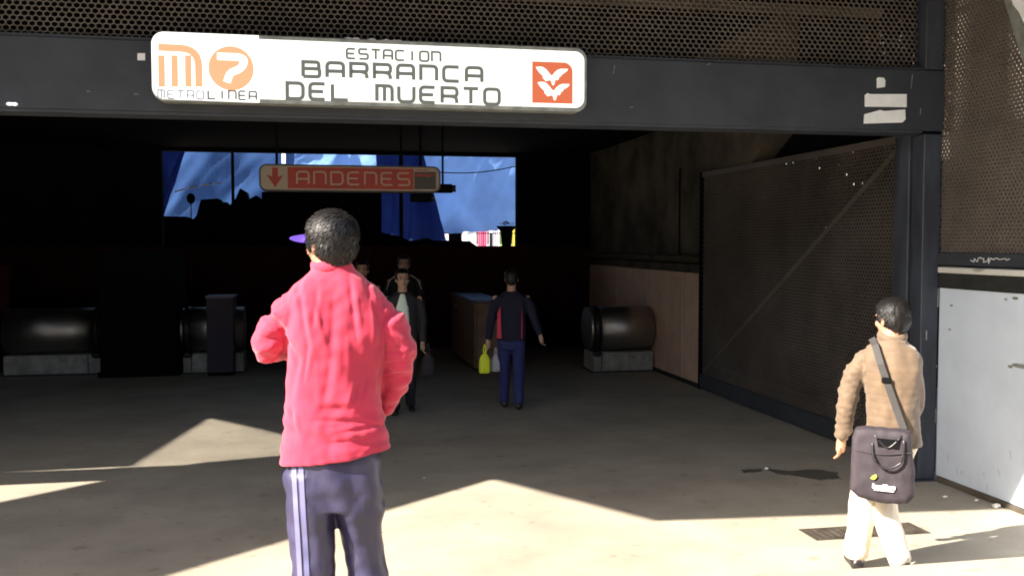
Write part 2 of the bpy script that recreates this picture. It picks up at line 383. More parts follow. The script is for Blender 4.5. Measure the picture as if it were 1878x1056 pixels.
# mesh gate
gt = empty('mesh_gate', (XW, 7.9, 0), label='tall brown mesh gate folded back along the right side wall', cat='gate')
GL = 4.68
perforated('expanded_mesh', M['meshgate'], gt, lambda u, v, t: Vector((t, .02 + u, .22 + v)), GL - .05, 2.74, pitch=.052, squash=.80, frac=.82, thick=.014)['kind'] = 'stuff'
bx('bottom_rail', M['paint'], gt, -.035, .03, 0, GL, .015, .215, bev=.004)
bx('top_rail', M['meshgate'], gt, -.02, .03, 0, GL, 2.96, 3.03, bev=.004)
bx('gate_stile', M['paint'], gt, -.03, .03, -.10, -.005, .0, 3.03, bev=.004)
bx('gate_stile', M['black'], gt, -.03, .03, GL + .005, GL + .07, .0, 3.03, bev=.004)
b = NB(); bar(b, (-.004, .03, 2.93), (-.004, GL - .05, .24), .008, .055); obj('diagonal_brace', b, M['meshgate'], gt)

# right side: white panel wall with perforated screen above
wp = empty('white_panel_wall', (XW, 7.30, 0), label='bluish white sheet metal wall under the side screen, at the right edge', cat='wall')
b = NB(); prism(b, [(.0, .02, .05), (.0, -3.6, .05), (.0, -3.6, 1.665), (.0, .02, 1.665)], (.08, 0, 0)); obj('white_panel', b, M['white'], wp)
bx('black_strip', M['blackstrip'], wp, -.012, .08, -3.6, .02, 1.667, 1.795)
bx('cream_lip', M['lip'], wp, -.03, .08, -3.6, .018, 1.797, 1.845, bev=.006)
bx('dark_rail', M['paint'], wp, -.02, .09, -3.6, .03, 1.865, 1.965, bev=.004)
bx('plinth', M['concrete'], wp, -.015, .09, -3.6, -.0, 0.0, .045, bev=.006)
for (x, y, ww, hh) in ((1862, 547, .035, .012), (1845, 549, .02, .01), (1872, 671, .10, .018), (1853, 672, .03, .012), (1742, 604, .015, .012), (1745, 560, .02, .01)):
    p = atX(x, y, XW); b = NB(); ell(b, (-.001, p.y - 7.30, p.z), .0015, ww, hh, u=10, v=6); obj('smudge', b, M['frame'], wp)
rnd = random.Random(5)
b = NB()
for i in range(14):
    y = rnd.uniform(-2.2, -.1); z = rnd.uniform(.08, .5) * rnd.random() + .07; l = rnd.uniform(.03, .12)
    bar(b, (-.0012, y, z), (-.0012, y + rnd.uniform(-.03, .03), z + l * .6), .0015, .0025)
obj('scuff_mark', b, M['frame'], wp)
ss = empty('side_screen', (XW + .02, 7.26, 1.97), label='brown perforated screen above the white panel, glinting with daylight', cat='screen')
perforated('perforated_sheet', M['mesh'], ss, lambda u, v, t: Vector((t, .10 - u, v)), 3.6, 2.7, pitch=.043, squash=.82, frac=.66, thick=.011)['kind'] = 'stuff'
perforated('backing_sheet', M['mesh'], ss, lambda u, v, t: Vector((.085 + t, .10 - u, v + .01)), 3.6, 2.7, pitch=.0452, squash=.80, frac=.56, thick=.004)['kind'] = 'stuff'
b = NB(); 
p = [atX(x, y, XW - .03) for (x, y) in ((1858, 10), (1853, -6), (1900, -6), (1900, 62), (1878, 44), (1868, 22))]
prism(b, [Vector(v) - Vector((XW + .02, 7.26, 1.97)) for v in p], (.004, 0, 0)); obj('torn_white_sheet', b, M['sticker'], ss)
b = NB(); a_ = atX(1846, -20, XW - .01); c_ = atX(1892, 130, XW - .01); o_ = Vector((XW + .02, 7.26, 1.97))
bar(b, a_ - o_, c_ - o_, .01, .10); obj('diagonal_strip', b, M['frame'], ss)
# what stands beyond the side screen: masonry seen as dark between dots
nb = empty('neighbour_wall', (8.5, 6, 0), label='dark neighbouring wall glimpsed through the side screen', cat='wall')
bx('wall', M['concrete'], nb, 0, .3, -6, 8, 0, 3.55)
bx('coping', M['concrete'], nb, -.05, .35, -6, 8, 3.552, 3.60)
for (ya, yb_, za, zb_, mk) in ((1.9, 2.5, 2.5, 2.75, 'bpink'), (2.6, 4.2, 2.62, 2.95, 'bwhite'), (-.5, .8, 2.7, 3.3, 'bgreen'), (1.0, 1.7, 3.0, 3.4, 'bwhite')):
    bx('shop_board', M[mk], nb, -.05, -.003, ya, yb_, za, zb_)

# graffiti scribble on rail
gr = NB(); rnd = random.Random(2); a_ = atX(1783, 476, XW - .0215); c_ = atX(1850, 480, XW - .0215)
last = None
for i in range(26):
    t = i / 25; pt = a_.lerp(c_, t) + Vector((0, rnd.uniform(-.02, .02), rnd.choice((-1, 1)) * rnd.uniform(.004, .024)))
    pt.x = XW - .0225
    if last: bar(gr, last, pt, .002, .0045)
    last = pt
tag(obj('graffiti_scrawl', gr, M['sticker']), label='white graffiti scrawl on the dark rail above the white panel', cat='graffiti')

# torn stickers on the beam
def sticker(name, px, label, grp=True):
    pts = [atY(x, y, YF - .003) for (x, y) in px]; b = NB(); prism(b, pts, (0, .002, 0))
    return tag(obj(name, b, M['sticker']), label=label, cat='sticker', group='torn white stickers on the beam' if grp else None)
sticker('torn_sticker', [(1608, 144), (1612, 142), (1621, 143), (1624, 148), (1623, 160), (1608, 162)], 'smallest torn white sticker scrap, topmost on the right end of the beam')
sticker('torn_sticker', [(1586, 175), (1591, 171), (1596, 173), (1663, 173), (1663, 197), (1586, 196)], 'middle torn white sticker strip with straight edges on the beam')
sticker('torn_sticker', [(1585, 210), (1600, 206), (1614, 202), (1622, 204), (1660, 201), (1661, 219), (1655, 225), (1584, 227)], 'lowest torn white sticker strip with jagged top edge on the beam')
sticker('paper_scrap', [(252, 98), (266, 98), (266, 111), (252, 111)], 'small pale square scrap on the beam left of the lit station sign', False)
b = NB(); pp = atY(22, 191, YF - .02); ell(b, pp - Vector((.016, 0, 0)), .02, .02, .011); ell(b, pp + Vector((.016, 0, 0)), .02, .02, .011)
tag(obj('bulkhead_lamp', b, M['signL'], smooth=True), label='tiny white lamp at the lower left edge of the beam', cat='lamp')

# ---------------------------------------------------------------- stroke lettering
def fillet(pts, rad, closed=False):
    n = len(pts); out = []
    for i, p in enumerate(pts):
        r = p[2] if len(p) > 2 else 0
        P0 = Vector(p[:2])
        if (not closed and (i == 0 or i == n - 1)) or r == 0: out.append(P0); continue
        A = Vector(pts[i - 1][:2]) - P0; B = Vector(pts[(i + 1) % n][:2]) - P0
        a = P0 + A.normalized() * min(r, A.length * .5); c = P0 + B.normalized() * min(r, B.length * .5)
        for k in range(7):
            t = k / 6; out.append((1 - t) ** 2 * a + 2 * t * (1 - t) * P0 + t * t * c)
    return out
def ribbon(bm, pts, wd, o3, dep, closed=False, lift=0):
    """flat ribbon along 2d pts, local x,z plane facing -y"""
    n = len(pts); L_, R_ = [], []
    for i in range(n):
        if closed: a = pts[i - 1]; c = pts[(i + 1) % n]
        else: a = pts[max(i - 1, 0)]; c = pts[min(i + 1, n - 1)]
        d1 = (pts[i] - a); d2 = (c - pts[i])
        if d1.length < 1e-9: d1 = d2
        if d2.length < 1e-9: d2 = d1
        d1 = d1.normalized(); d2 = d2.normalized(); t = (d1 + d2).normalized(); nn = Vector((-t.y, t.x))
        k = wd / 2 / max(.5, abs(nn.dot(Vector((-d1.y, d1.x)))))
        L_.append(pts[i] + nn * k); R_.append(pts[i] - nn * k)
    vl = [bm.verts.new((o3[0] + p.x, o3[1] - dep - lift, o3[2] + p.y)) for p in L_]
    vr = [bm.verts.new((o3[0] + p.x, o3[1] - dep - lift, o3[2] + p.y)) for p in R_]
    rng = range(n) if closed else range(n - 1)
    for i in rng:
        j = (i + 1) % n; bm.faces.new((vl[i], vl[j], vr[j], vr[i]))
r_ = .28
GL_ = {
 'E': [([(.95, 1), (0, 1, r_), (0, 0, r_), (.95, 0)], 0), ([(0, .5), (.85, .5)], 0)],
 'S': [([(.95, 1), (0, 1, .2), (0, .5, .2), (1, .5, .2), (1, 0, .2), (.02, 0)], 0)],
 'T': [([(0, 1), (1, 1)], 0), ([(.5, 1), (.5, 0)], 0)],
 'A': [([(0, 0), (0, 1, r_), (1, 1, r_), (1, 0)], 0), ([(0, .42), (1, .42)], 0)],
 'C': [([(.97, 1), (0, 1, .3), (0, 0, .3), (.97, 0)], 0)],
 'I': [([(.5, 1), (.5, 0)], 0)],
 'O': [([(0, 1, r_), (1, 1, r_), (1, 0, r_), (0, 0, r_)], 1)],
 'N': [([(0, 0), (0, 1), (1, 1, r_), (1, 0)], 0)],
 'M': [([(0, 0), (0, 1), (1, 1, r_), (1, 0)], 0), ([(.5, .98), (.5, 0)], 0)],
 'B': [([(0, 0), (0, 1), (.95, 1, .2), (.95, .55, .15)], 0), ([(0, .54), (1, .54, .18), (1, 0, .2), (0, 0)], 0), ([(.95, .75), (.95, .54)], 0)],
 'R': [([(0, 0), (0, 1), (1, 1, .25), (1, .45, .2), (0, .45)], 0), ([(.6, .45), (.95, .38, .2), (1, 0)], 0)],
 'D': [([(0, 0), (0, 1), (1, 1, .32), (1, 0, .32)], 1)],
 'L': [([(0, 1), (0, 0), (1, 0)], 0)],
 'U': [([(0, 1), (0, 0, .3), (1, 0, .3), (1, 1)], 0)],
}
def text(parent, m, s, x, z, w_, h_, step, wd, Y0, dep):
    for i, ch in enumerate(s):
        if ch == ' ': continue
        bm = NB()
        for j, (pts, cl) in enumerate(GL_[ch]):
            pp = [(p[0] * w_, p[1] * h_) + ((p[2] * min(w_, h_),) if len(p) > 2 else ()) for p in pts]
            ribbon(bm, fillet(pp, 0, bool(cl)), wd, (x + i * step, Y0, z), dep, bool(cl), lift=j * .0004)
        obj('letter', bm, m, parent)
def rrect(x0, x1, z0, z1, r, n=8, corners=(1, 1, 1, 1)):
    out = []
    for (cx, cz, a0, c) in ((x1 - r, z1 - r, 0, corners[0]), (x0 + r, z1 - r, 90, corners[1]), (x0 + r, z0 + r, 180, corners[2]), (x1 - r, z0 + r, 270, corners[3])):
        if c:
            for k in range(n + 1): a = R(a0 + 90 * k / n); out.append((cx + r * math.cos(a), cz + r * math.sin(a)))
        else:
            out.append((cx + (r if a0 in (0, 270) else -r), cz + (r if a0 in (0, 90) else -r)))
    return out
def flat(bm, pts, y, y2):
    return prism(bm, [(p[0], y, p[1]) for p in pts], (0, y2 - y, 0))

# ---------------------------------------------------------------- station sign
SX0 = -1.205; SX1 = 1.985; SZ0 = 3.06; SZ1 = 3.545; SY = YF - .15
sg = empty('station_name_sign', ((SX0 + SX1) / 2, YF - .003, 3.06), label='long backlit white station name sign mounted on the entrance beam', cat='sign')
o3 = Vector(sg.location)
def L3(px, py): v = atY(px, py, SY); return (v.x - o3.x, v.z - o3.z)
sy = SY - o3.y
x0, z0 = SX0 - o3.x, 0; x1, z1 = SX1 - o3.x, SZ1 - SZ0
xs1 = atY(476, 130, SY).x - o3.x; xs2 = atY(955, 130, SY).x - o3.x
# left cell
def clip(pts, f): return [p for p in pts if f(p)]
full = rrect(x0, x1, z0, z1, .085)
lp = [p for p in full if p[0] < 0]; rp = [p for p in full if p[0] > 0]
b = NB(); flat(b, full, sy + .012, -.002); obj('sign_housing', b, M['frame'], sg)
inn = rrect(x0 + .022, x1 - .022, z0 + .03, z1 - .028, .07)
lpts = [p for p in rrect(x0 + .004, x0 + .8, .012, z1 - .004, .085) if p[0] < x0 + .5]
b = NB(); flat(b, [(xs1 - .004, z1 - .004)] + lpts + [(xs1 - .004, .004)], sy, sy + .011); obj('left_panel', b, M['signL'], sg)
b = NB(); flat(b, [(xs1, z0 + .03), (xs2 - .003, z0 + .03), (xs2 - .003, z1 - .028), (xs1, z1 - .028)], sy + .002, sy + .011); obj('centre_panel', b, M['sign'], sg)
rpts = [p for p in inn if p[0] > x1 - .3]
b = NB(); flat(b, [(xs2 + .003, z0 + .03)] + sorted([p for p in rpts if p[1] < .2], key=lambda p: math.atan2(p[1] - .2, p[0] - x1 + .3)) + sorted([p for p in rpts if p[1] >= .2], key=lambda p: math.atan2(p[1] - .2, p[0] - x1 + .3)) + [(xs2 + .003, z1 - .028)], sy + .003, sy + .011)
obj('right_panel', b, M['sign'], sg)
# M logo
b = NB()
mx, mt = L3(290, 84); mx2, mb = L3(372, 160)
wdm = .052
ribbon(b, fillet([(mx, mt - .012), (mx2 - wdm / 2, mt - .016, .12), (mx2 - wdm / 2, mb)], 0), wdm, (0, sy, 0), .003)
for px in (296, 320, 345):
    x, z = L3(px, 102); x_, z_ = L3(px, 160)
    ribbon(b, [Vector((x, z)), Vector((x, z_))], .046, (0, sy, 0), .003)
obj('metro_logo', b, M['orange'], sg)
# 7 in disc
cx, cz = L3(424, 126)
b = NB(); flat(b, [(cx + .158 * math.cos(R(a)), cz + .158 * math.sin(a * math.pi / 180)) for a in range(0, 360, 8)], sy - .003, sy - .0005); obj('orange_disc', b, M['orange'], sg)
b = NB(); ribbon(b, fillet([(cx - .095, cz + .082), (cx + .10, cz + .082, .07), (cx + .075, cz + .0, .08), (cx - .01, cz - .03, .05), (cx - .03, cz - .10)], 0), .050, (0, sy, 0), .0045)
obj('numeral_seven', b, M['signL'], sg)
x, z = L3(290, 180); text(sg, M['letterL'], 'METRO', x, z - .0, .045, .056, .066, .011, sy, .003)
x, z = L3(382, 181.5); text(sg, M['letter'], 'LINEA', x, z, .050, .060, .071, .014, sy, .003)
x, z = L3(636, 107.5); text(sg, M['letter'], 'ESTACION', x, z, .064, .070, .0895, .0165, sy, .002)
x, z = L3(556, 140.5); text(sg, M['letter'], 'BARRANCA', x, z, .118, .105, .1715, .027, sy, .002)
x, z = L3(527, 181); text(sg, M['letter'], 'DEL MUERTO', x, z, .112, .112, .1615, .027, sy, .002)
# emblem: two white birds on a terracotta square
ex0, ez1 = L3(976, 113); ex1, ez0 = L3(1050, 191); ew = ex1 - ex0; eh = ez1 - ez0
b = NB(); flat(b, rrect(ex0, ex1, ez0, ez1, .07, corners=(1, 0, 0, 0)), sy - .002, sy + .002); obj('emblem_field', b, M['embl'], sg)
bird = [(1280, 465), (1308, 460), (1332, 464), (1352, 478), (1368, 497), (1382, 514), (1391, 521), (1402, 512), (1414, 496), (1432, 480), (1455, 471), (1505, 470), (1500, 484), (1482, 498),
        (1462, 510), (1455, 524), (1444, 527), (1441, 543), (1431, 552), (1421, 545), (1414, 557), (1410, 578), (1402, 590), (1394, 582), (1390, 562), (1380, 552), (1364, 556), (1350, 561), (1340, 548), (1328, 537), (1331, 524), (1314, 511), (1298, 494)]
for (dx, dy) in ((0, 0), (12, 106)):
    b = NB(); flat(b, [(ex0 + (x + dx - 1255) / 285 * ew, ez1 - (y + dy - 425) / 290 * eh) for (x, y) in bird][::-1], sy - .004, sy - .0025); obj('bird_emblem', b, M['sign'], sg)
# droppings / scraps on top of the sign
for (px, l) in ((648, .09), (684, .03), (712, .05), (735, .11)):
    x, z = L3(px, 72); b = NB(); rnd = random.Random(px)
    for i in range(5): ell(b, (x + rnd.uniform(-l, l) / 2, sy + .05, z1 + .004 + rnd.uniform(0, .012)), rnd.uniform(.01, .03), .02, rnd.uniform(.004, .012), u=8, v=6)
    obj('paper_scrap', b, M['sticker'], sg)

# ---------------------------------------------------------------- ANDENES sign
AY = 12.0
a0 = atY(475, 328, AY); a1 = atY(808, 330, AY); zt = atY(640, 303, AY).z; zb = atY(640, 352, AY).z
an = empty('platforms_sign', ((a0.x + a1.x) / 2, AY, zb), label='red hanging sign reading ANDENES with a down arrow inside the hall', cat='sign')
hw = (a1.x - a0.x) / 2; hh = zt - zb
b = NB(); flat(b, rrect(-hw, hw, 0, hh, .09), .001, .22); obj('sign_housing', b, M['housing'], an)
b = NB(); flat(b, rrect(-hw + .02, hw - .02, .02, hh - .02, .075), -.006, .0); obj('sign_rim', b, M['dimwhite'], an)
aw = -hw + .34
b = NB(); flat(b, [(aw, .035), (hw - .34, .035), (hw - .34, hh - .035), (aw, hh - .035)], -.010, -.0065); obj('red_panel', b, M['redsign'], an)
b = NB(); 
cxa = -hw + .19; cza = hh / 2
flat(b, [(cxa - .034, cza + .12), (cxa - .034, cza + .01), (cxa - .10, cza + .035), (cxa, cza - .12), (cxa + .10, cza + .035), (cxa + .034, cza + .01), (cxa + .034, cza + .12)], -.010, -.0065)
obj('down_arrow', b, M['redsign'], an)
text(an, M['dimwhite'], 'ANDENES', aw + .11, .09, .14, hh - .18, .205, .020, -.010, .002)
b = NB(); flat(b, [(hw - .33, .04), (hw - .06, .04), (hw - .06, hh - .07), (hw - .33, hh - .07)], -.012, -.0065); obj('map_panel', b, M['housing'], an)
b = NB(); rnd = random.Random(9)
for i in range(7):
    x = hw - .31 + .034 * i; box(b, x, x + .022, -.0145, -.0125, .20 + rnd.uniform(-.01, .01), .235)
box(b, hw - .31, hw - .15, -.0145, -.0125, .275, .285)
obj('map_marks', b, M['redsign'], an)
for dx in (.62, .86):
    b = NB(); cyl(b, (dx, .11, hh - .005), (dx, .11, 3.9 + .8 - zb), .016, n=8); obj('hanger_rod', b, M['black'], an)
b = NB(); cyl(b, (-.9, .11, hh - .005), (-.9, .11, 4.7 - zb), .016, n=8); obj('hanger_rod', b, M['black'], an)
# camera boxes hanging by the sign
def camera_box(px, py, tilt, label):
    p = atY(px, py, AY + .35); o = empty('security_camera', p, R(tilt), label=label, cat='camera', group='security cameras behind the hanging sign')
    b = NB(); box(b, -.13, .13, -.08, .08, -.055, .055, bev=.015); obj('camera_body', b, M['black'], o)
    b = NB(); cyl(b, (.13, 0, 0), (.17, 0, 0), .045, n=14); obj('lens', b, M['blacksteel'], o)
    b = NB(); cyl(b, (0, 0, .05), (0, 0, ZR - p.z - .01), .014, n=8); obj('bracket', b, M['black'], o)
camera_box(812, 346, -8, 'security camera poking out right of the hanging sign')
camera_box(772, 363, 6, 'lower security camera under the hanging sign')

# ---------------------------------------------------------------- turnstiles
def turnstile(xa, xb, y, label, flip=False, drum=True):
    o = empty('turnstile', ((xa + xb) / 2, y, 0), label=label, cat='turnstile', group='barrel turnstiles at the back of the hall')
    h_ = (xb - xa) / 2
    s = -1 if not flip else 1
    bx('base_cabinet', M['boxmetal'], o, -h_, h_, -.22, .35, .02, .315, bev=.008)
    bx('cabinet_joint', M['black'], o, s * h_ * .72 - .006, s * h_ * .72 + .006, -.224, -.1, .03, .31)
    b = NB(); cyl(b, (-h_ + .12 if s < 0 else -h_, .05, .68), (h_ if s < 0 else h_ - .12, .05, .68), .35, n=40); obj('drum', b, M['steel'], o, True)
    e = -h_ + .07 if s < 0 else h_ - .07
    b = NB(); cyl(b, (e - .048, .05, .68), (e + .048, .05, .68), .362, n=40); obj('rubber_ring', b, M['blacksteel'], o, True)
    e2 = -h_ - .01 if s < 0 else h_ + .01
    b = NB(); cyl(b, (e2 - .03, .05, .68), (e2 + .03, .05, .68), .345, .33, n=40); obj('end_ring', b, M['steel'], o, True)
    b = NB(); ell(b, (e, -.22, .30), .08, .05, .05); obj('foot_boss', b, M['blacksteel'], o, True)
    bx('plinth', M['blackstrip'], o, -h_ - .02, h_ + .01, -.24, .37, 0, .022)
    for p in o.children:
        if p.name.startswith(('drum', 'rubber', 'end_ring')):
            for f in p.data.polygons: f.use_smooth = abs(f.normal.x) < .8
    return o
turnstile(4.13, 5.12, 14.72, 'barrel turnstile against the rosy stone wall at right')
turnstile(-4.88, -3.46, 16.0, 'wide barrel turnstile at the far left of the hall', True)
turnstile(-2.22, -1.30, 15.8, 'barrel turnstile half hidden by the violet cabinet')
pl = empty('black_mass', (-2.83, 15.6, 0), label='made-up black block filling the dark area between the two left turnstiles', cat='block')  # made-up solid standing in for a plain black area
bx('mass_body', M['black'], pl, -.57, .55, -.2, .9, .08, 1.88, bev=.01); bx('mass_top', M['black'], pl, -.60, .58, -.23, .93, 1.883, 1.93, bev=.008); bx('mass_front', M['dark'], pl, -.2, .4, -.215, -.203, .1, 1.8); bx('mass_base', M['black'], pl, -.60, .58, -.23, .28, 0, .078)
o = empty('violet_cabinet', (-1.62, 15.35, 0), label='dusky violet ticket cabinet left of the man in red', cat='cabinet')
bx('cabinet_body', M['purple'], o, -.2, .2, -.1, .5, .05, 1.2, bev=.01); bx('cabinet_top', M['kiosktop'], o, -.215, .215, -.11, .51, 1.203, 1.23); bx('plinth', M['black'], o, -.19, .19, -.09, .48, 0, .05)
# counter block centre
o = empty('barrier_counter', (2.62, 14.9, 0), label='tan barrier counter with violet top behind the man carrying bags', cat='counter')
bx('side_panel', M['kiosk'], o, -.335, -.30, .02, 2.75, .06, 1.10, bev=.006)
bx('end_panel', M['kiosk'], o, -.297, .10, 0, .03, .06, 1.10, bev=.006)
bx('counter_body', M['black'], o, -.295, .09, .035, 2.74, .02, 1.09)
bx('counter_top', M['kiosktop'], o, -.36, .13, -.03, 2.8, 1.103, 1.15, bev=.008)
b = NB(); ell(b, (-.345, 2.1, .93), .02, .05, .04); obj('card_reader', b, M['steel'], o, True)
bx('panel_joint', M['black'], o, -.337, -.33, 1.3, 1.31, .07, 1.09)

# ---------------------------------------------------------------- beyond the rear opening
def tarp(name, px, Y, m, label, amp=.12, nu=40, nv=24, seed=1, dY=0):
    """px: four corner pixels tl,tr,br,bl located at depth Y"""
    c4 = [atY(x, y, Y) for (x, y) in px]; vs, fs = [], []
    for j in range(nv + 1):
        for i in range(nu + 1):
            u = i / nu; v = j / nv
            p = c4[0].lerp(c4[1], u).lerp(c4[3].lerp(c4[2], u), v)
            sag = math.sin(u * math.pi) * v
            n1 = noise.noise(Vector((u * 4 + seed, v * 2, seed))) ; n2 = noise.noise(Vector((u * 14 + v * 5, v * 2, seed + 5)))
            p = p + Vector((0, n1 * amp * 2 + n2 * amp * .45 + dY * v, -sag * .12 - (.10 * n2 * v)))
            vs.append(p)
    for j in range(nv):
        for i in range(nu): a = j * (nu + 1) + i; fs.append((a, a + 1, a + nu + 2, a + nu + 1))
    o = pyd(name, vs, fs, m, None, True)
    return tag(o, label=label, cat='tarpaulin', group='blue tarpaulins behind the hall')
TY = 23.0
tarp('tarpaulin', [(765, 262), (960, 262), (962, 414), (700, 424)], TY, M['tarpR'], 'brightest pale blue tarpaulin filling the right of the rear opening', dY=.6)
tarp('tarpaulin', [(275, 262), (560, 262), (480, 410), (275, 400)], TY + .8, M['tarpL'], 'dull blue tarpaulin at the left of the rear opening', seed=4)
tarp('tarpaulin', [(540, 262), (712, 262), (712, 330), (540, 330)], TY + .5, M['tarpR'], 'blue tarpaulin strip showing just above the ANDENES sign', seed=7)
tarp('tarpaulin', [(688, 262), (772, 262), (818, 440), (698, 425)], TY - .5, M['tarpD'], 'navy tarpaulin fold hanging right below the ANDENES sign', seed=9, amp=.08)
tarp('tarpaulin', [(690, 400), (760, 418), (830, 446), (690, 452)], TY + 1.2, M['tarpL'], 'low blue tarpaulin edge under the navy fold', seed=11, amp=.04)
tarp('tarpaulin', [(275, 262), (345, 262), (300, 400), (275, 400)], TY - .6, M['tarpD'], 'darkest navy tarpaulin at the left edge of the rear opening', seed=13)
b = NB()
pa = [atY(x, y, TY - .7) for (x, y) in ((320, 352), (345, 345), (370, 341), (395, 335), (408, 337))]
for a_, c_ in zip(pa, pa[1:]): bar(b, a_, a_.lerp(c_, .82), .02, .03)
tag(obj('gap_line', b, M['bwhite']), label='thin white broken line standing in for the bright gap at the left blue tarpaulin', cat='gap line')  # white bars added for the light showing through a gap
b = NB(); a_ = atY(520, 262, TY - .5); c_ = atY(520, 300, TY - .5); cyl(b, c_, a_, .045, n=10)
tag(obj('tube_light', b, M['signL']), label='short white tube light above the ANDENES sign', cat='lamp')
b = NB(); ell(b, atY(293, 382, TY - 1.2), .05, .05, .13)
tag(obj('hanging_bulb', b, M['signL']), label='small white lamp at the left edge of the rear opening', cat='lamp')
# poles and ropes
def pole(px, y0, y1, Y, r, label):
    b = NB(); p = atY(px, y0, Y); cyl(b, (p.x, Y, 0), (p.x, Y, p.z), r, n=10); tag(obj('stall_pole', b, M['black']), label=label, cat='pole', group='thin stall poles')
pole(735, 262, 450, 21.5, .045, 'thin dark pole rising in front of the navy tarpaulin')
pole(426, 262, 330, 22.0, .035, 'thin dark pole in front of the left blue tarpaulin')
b = NB(); prev = None
for i in range(21):
    t = i / 20; p = atY(760 + t * 190, 312 + 14 * math.sin(t * math.pi * .8) - 16 * t, TY - 1.0)
    if prev: cyl(b, prev, p, .012, n=6)
    prev = p
tag(obj('rope', b, M['black']), label='dark rope slung across the brightest blue tarpaulin', cat='rope')
# stall silhouettes
def dark_shape(name, px, Y, label, cat, m=None, dep=.6):
    b = NB(); prism(b, [atY(x, y, Y) for (x, y) in px], (0, dep, 0)); bmesh.ops.bevel(b, geom=b.edges[:], offset=.01, affect='EDGES')
    return tag(obj(name, b, m or M['black']), label=label, cat=cat)
dark_shape('stall_stack', [(352, 405), (360, 395), (368, 366), (400, 364), (408, 372), (415, 370), (418, 380), (432, 364), (440, 345), (452, 352), (455, 366), (470, 358), (480, 365), (480, 470), (352, 470)], 20.6, 'dark heap of stall goods silhouetted against the left tarpaulin', 'stall goods')
dark_shape('stall_counter', [(270, 396), (340, 397), (352, 402), (356, 432), (370, 424), (380, 470), (270, 470)], 20.9, 'dark stall counter silhouette at lower left of the rear opening', 'stall')
dark_shape('stall_roof', [(480, 352), (700, 352), (700, 426), (716, 430), (735, 434), (752, 442), (775, 440), (784, 436), (795, 441), (830, 441), (862, 442), (876, 452), (876, 470), (480, 470)], 20.3, 'dark stall roof silhouette filling the middle of the rear opening', 'stall', dep=1.2)
o = atY(350, 364, 20.7)
b = NB(); ell(b, o, .085, .085, .11); cyl(b, o, (o.x, o.y, 1.6), .012, n=6); tag(obj('hanging_ball', b, M['black'], smooth=True), label='dark round lollipop-like shape silhouetted against the left tarpaulin', cat='sign')
# bright gap with cloths
YG = 25.2
for (nm, xa, xb, mk, lb) in (('stall_cloth', 800, 873, 'bwhite', 'white stall cloth glaring under the bright tarpaulin'), ('stall_cloth', 876, 893, 'bpink', 'magenta stall cloth in the bright gap under the tarpaulin'),
                             ('stall_cloth', 896, 915, 'bwhite', 'narrow white stall cloth between the magenta and lime ones'), ('stall_cloth', 918, 938, 'bgreen', 'lime green stall cloth at the right of the bright gap'), ('stall_cloth', 939, 962, 'byellow', 'yellow stall cloth at the far right of the bright gap')):
    a_ = atY(xa, 380, YG); c_ = atY(xb, 470, YG); vs, fs = [], []
    n = 16
    for i in range(n + 1):
        x = a_.x + (c_.x - a_.x) * i / n; yy = YG + .012 * math.sin(i * 1.9)
        vs += [(x, yy, a_.z), (x, yy, 1.2)]
    for i in range(n): fs.append((2 * i, 2 * i + 1, 2 * i + 3, 2 * i + 2))
    tag(pyd(nm, vs, fs, M[mk], None, True), label=lb, cat='cloth', group='cloths hung in the bright gap')
dark_shape('stall_post', [(824, 415), (847, 415), (847, 460), (824, 460)], 23.8, 'dark square post standing in the bright gap', 'post', dep=.2)
dark_shape('stall_post', [(899, 428), (903, 428), (903, 460), (899, 460)], 23.9, 'thin dark post between the magenta and lime cloths', 'post', dep=.1)
b = NB(); a_ = atY(800, 428, 23.7); c_ = atY(955, 428, 23.7); cyl(b, a_, c_, .012, n=6); tag(obj('clothes_wire', b, M['black']), label='thin horizontal wire across the bright gap', cat='wire')
# potted plant silhouette in the window corner
pc = atY(929, 425, 19.6)
pt = empty('potted_plant', (pc.x, 19.6, 2.0), label='dark potted plant on the sill at the right end of the rear opening', cat='plant')
b = NB(); zt_ = atY(929, 412, 19.6).z - 2.0; zl = atY(929, 424, 19.6).z - 2.0
cyl(b, (0, 0, -.02), (0, 0, zl), .10, .13, 14); cyl(b, (0, 0, zl), (0, 0, zt_ - .03), .13, .22, 14); obj('plant_pot', b, M['black'], pt)
b = NB(); rnd = random.Random(3)
for i in range(60):
    a = rnd.uniform(0, 6.28); rr = rnd.uniform(.02, .16); c0 = Vector((rr * math.cos(a), rr * math.sin(a), zt_ - .03 + rnd.uniform(0, .11 - rr * .4)))
    d = Vector((math.cos(a), math.sin(a), rnd.uniform(.2, 1))).normalized() * .05; s = Vector((-math.sin(a), math.cos(a), 0)) * .014
    f = bmesh.ops.contextual_create if False else None
    vs4 = [b.verts.new(c0), b.verts.new(c0 + d * .5 + s), b.verts.new(c0 + d), b.verts.new(c0 + d * .5 - s)]; b.faces.new(vs4)
obj('foliage', b, M['leaf'], pt)
bx('shelf', M['black'], None, 3.0, 3.9, 19.3, 20.0, 1.9, 1.975); tag(bpy.data.objects['shelf'], label='dark shelf outside the rear opening under the potted plant', cat='shelf')

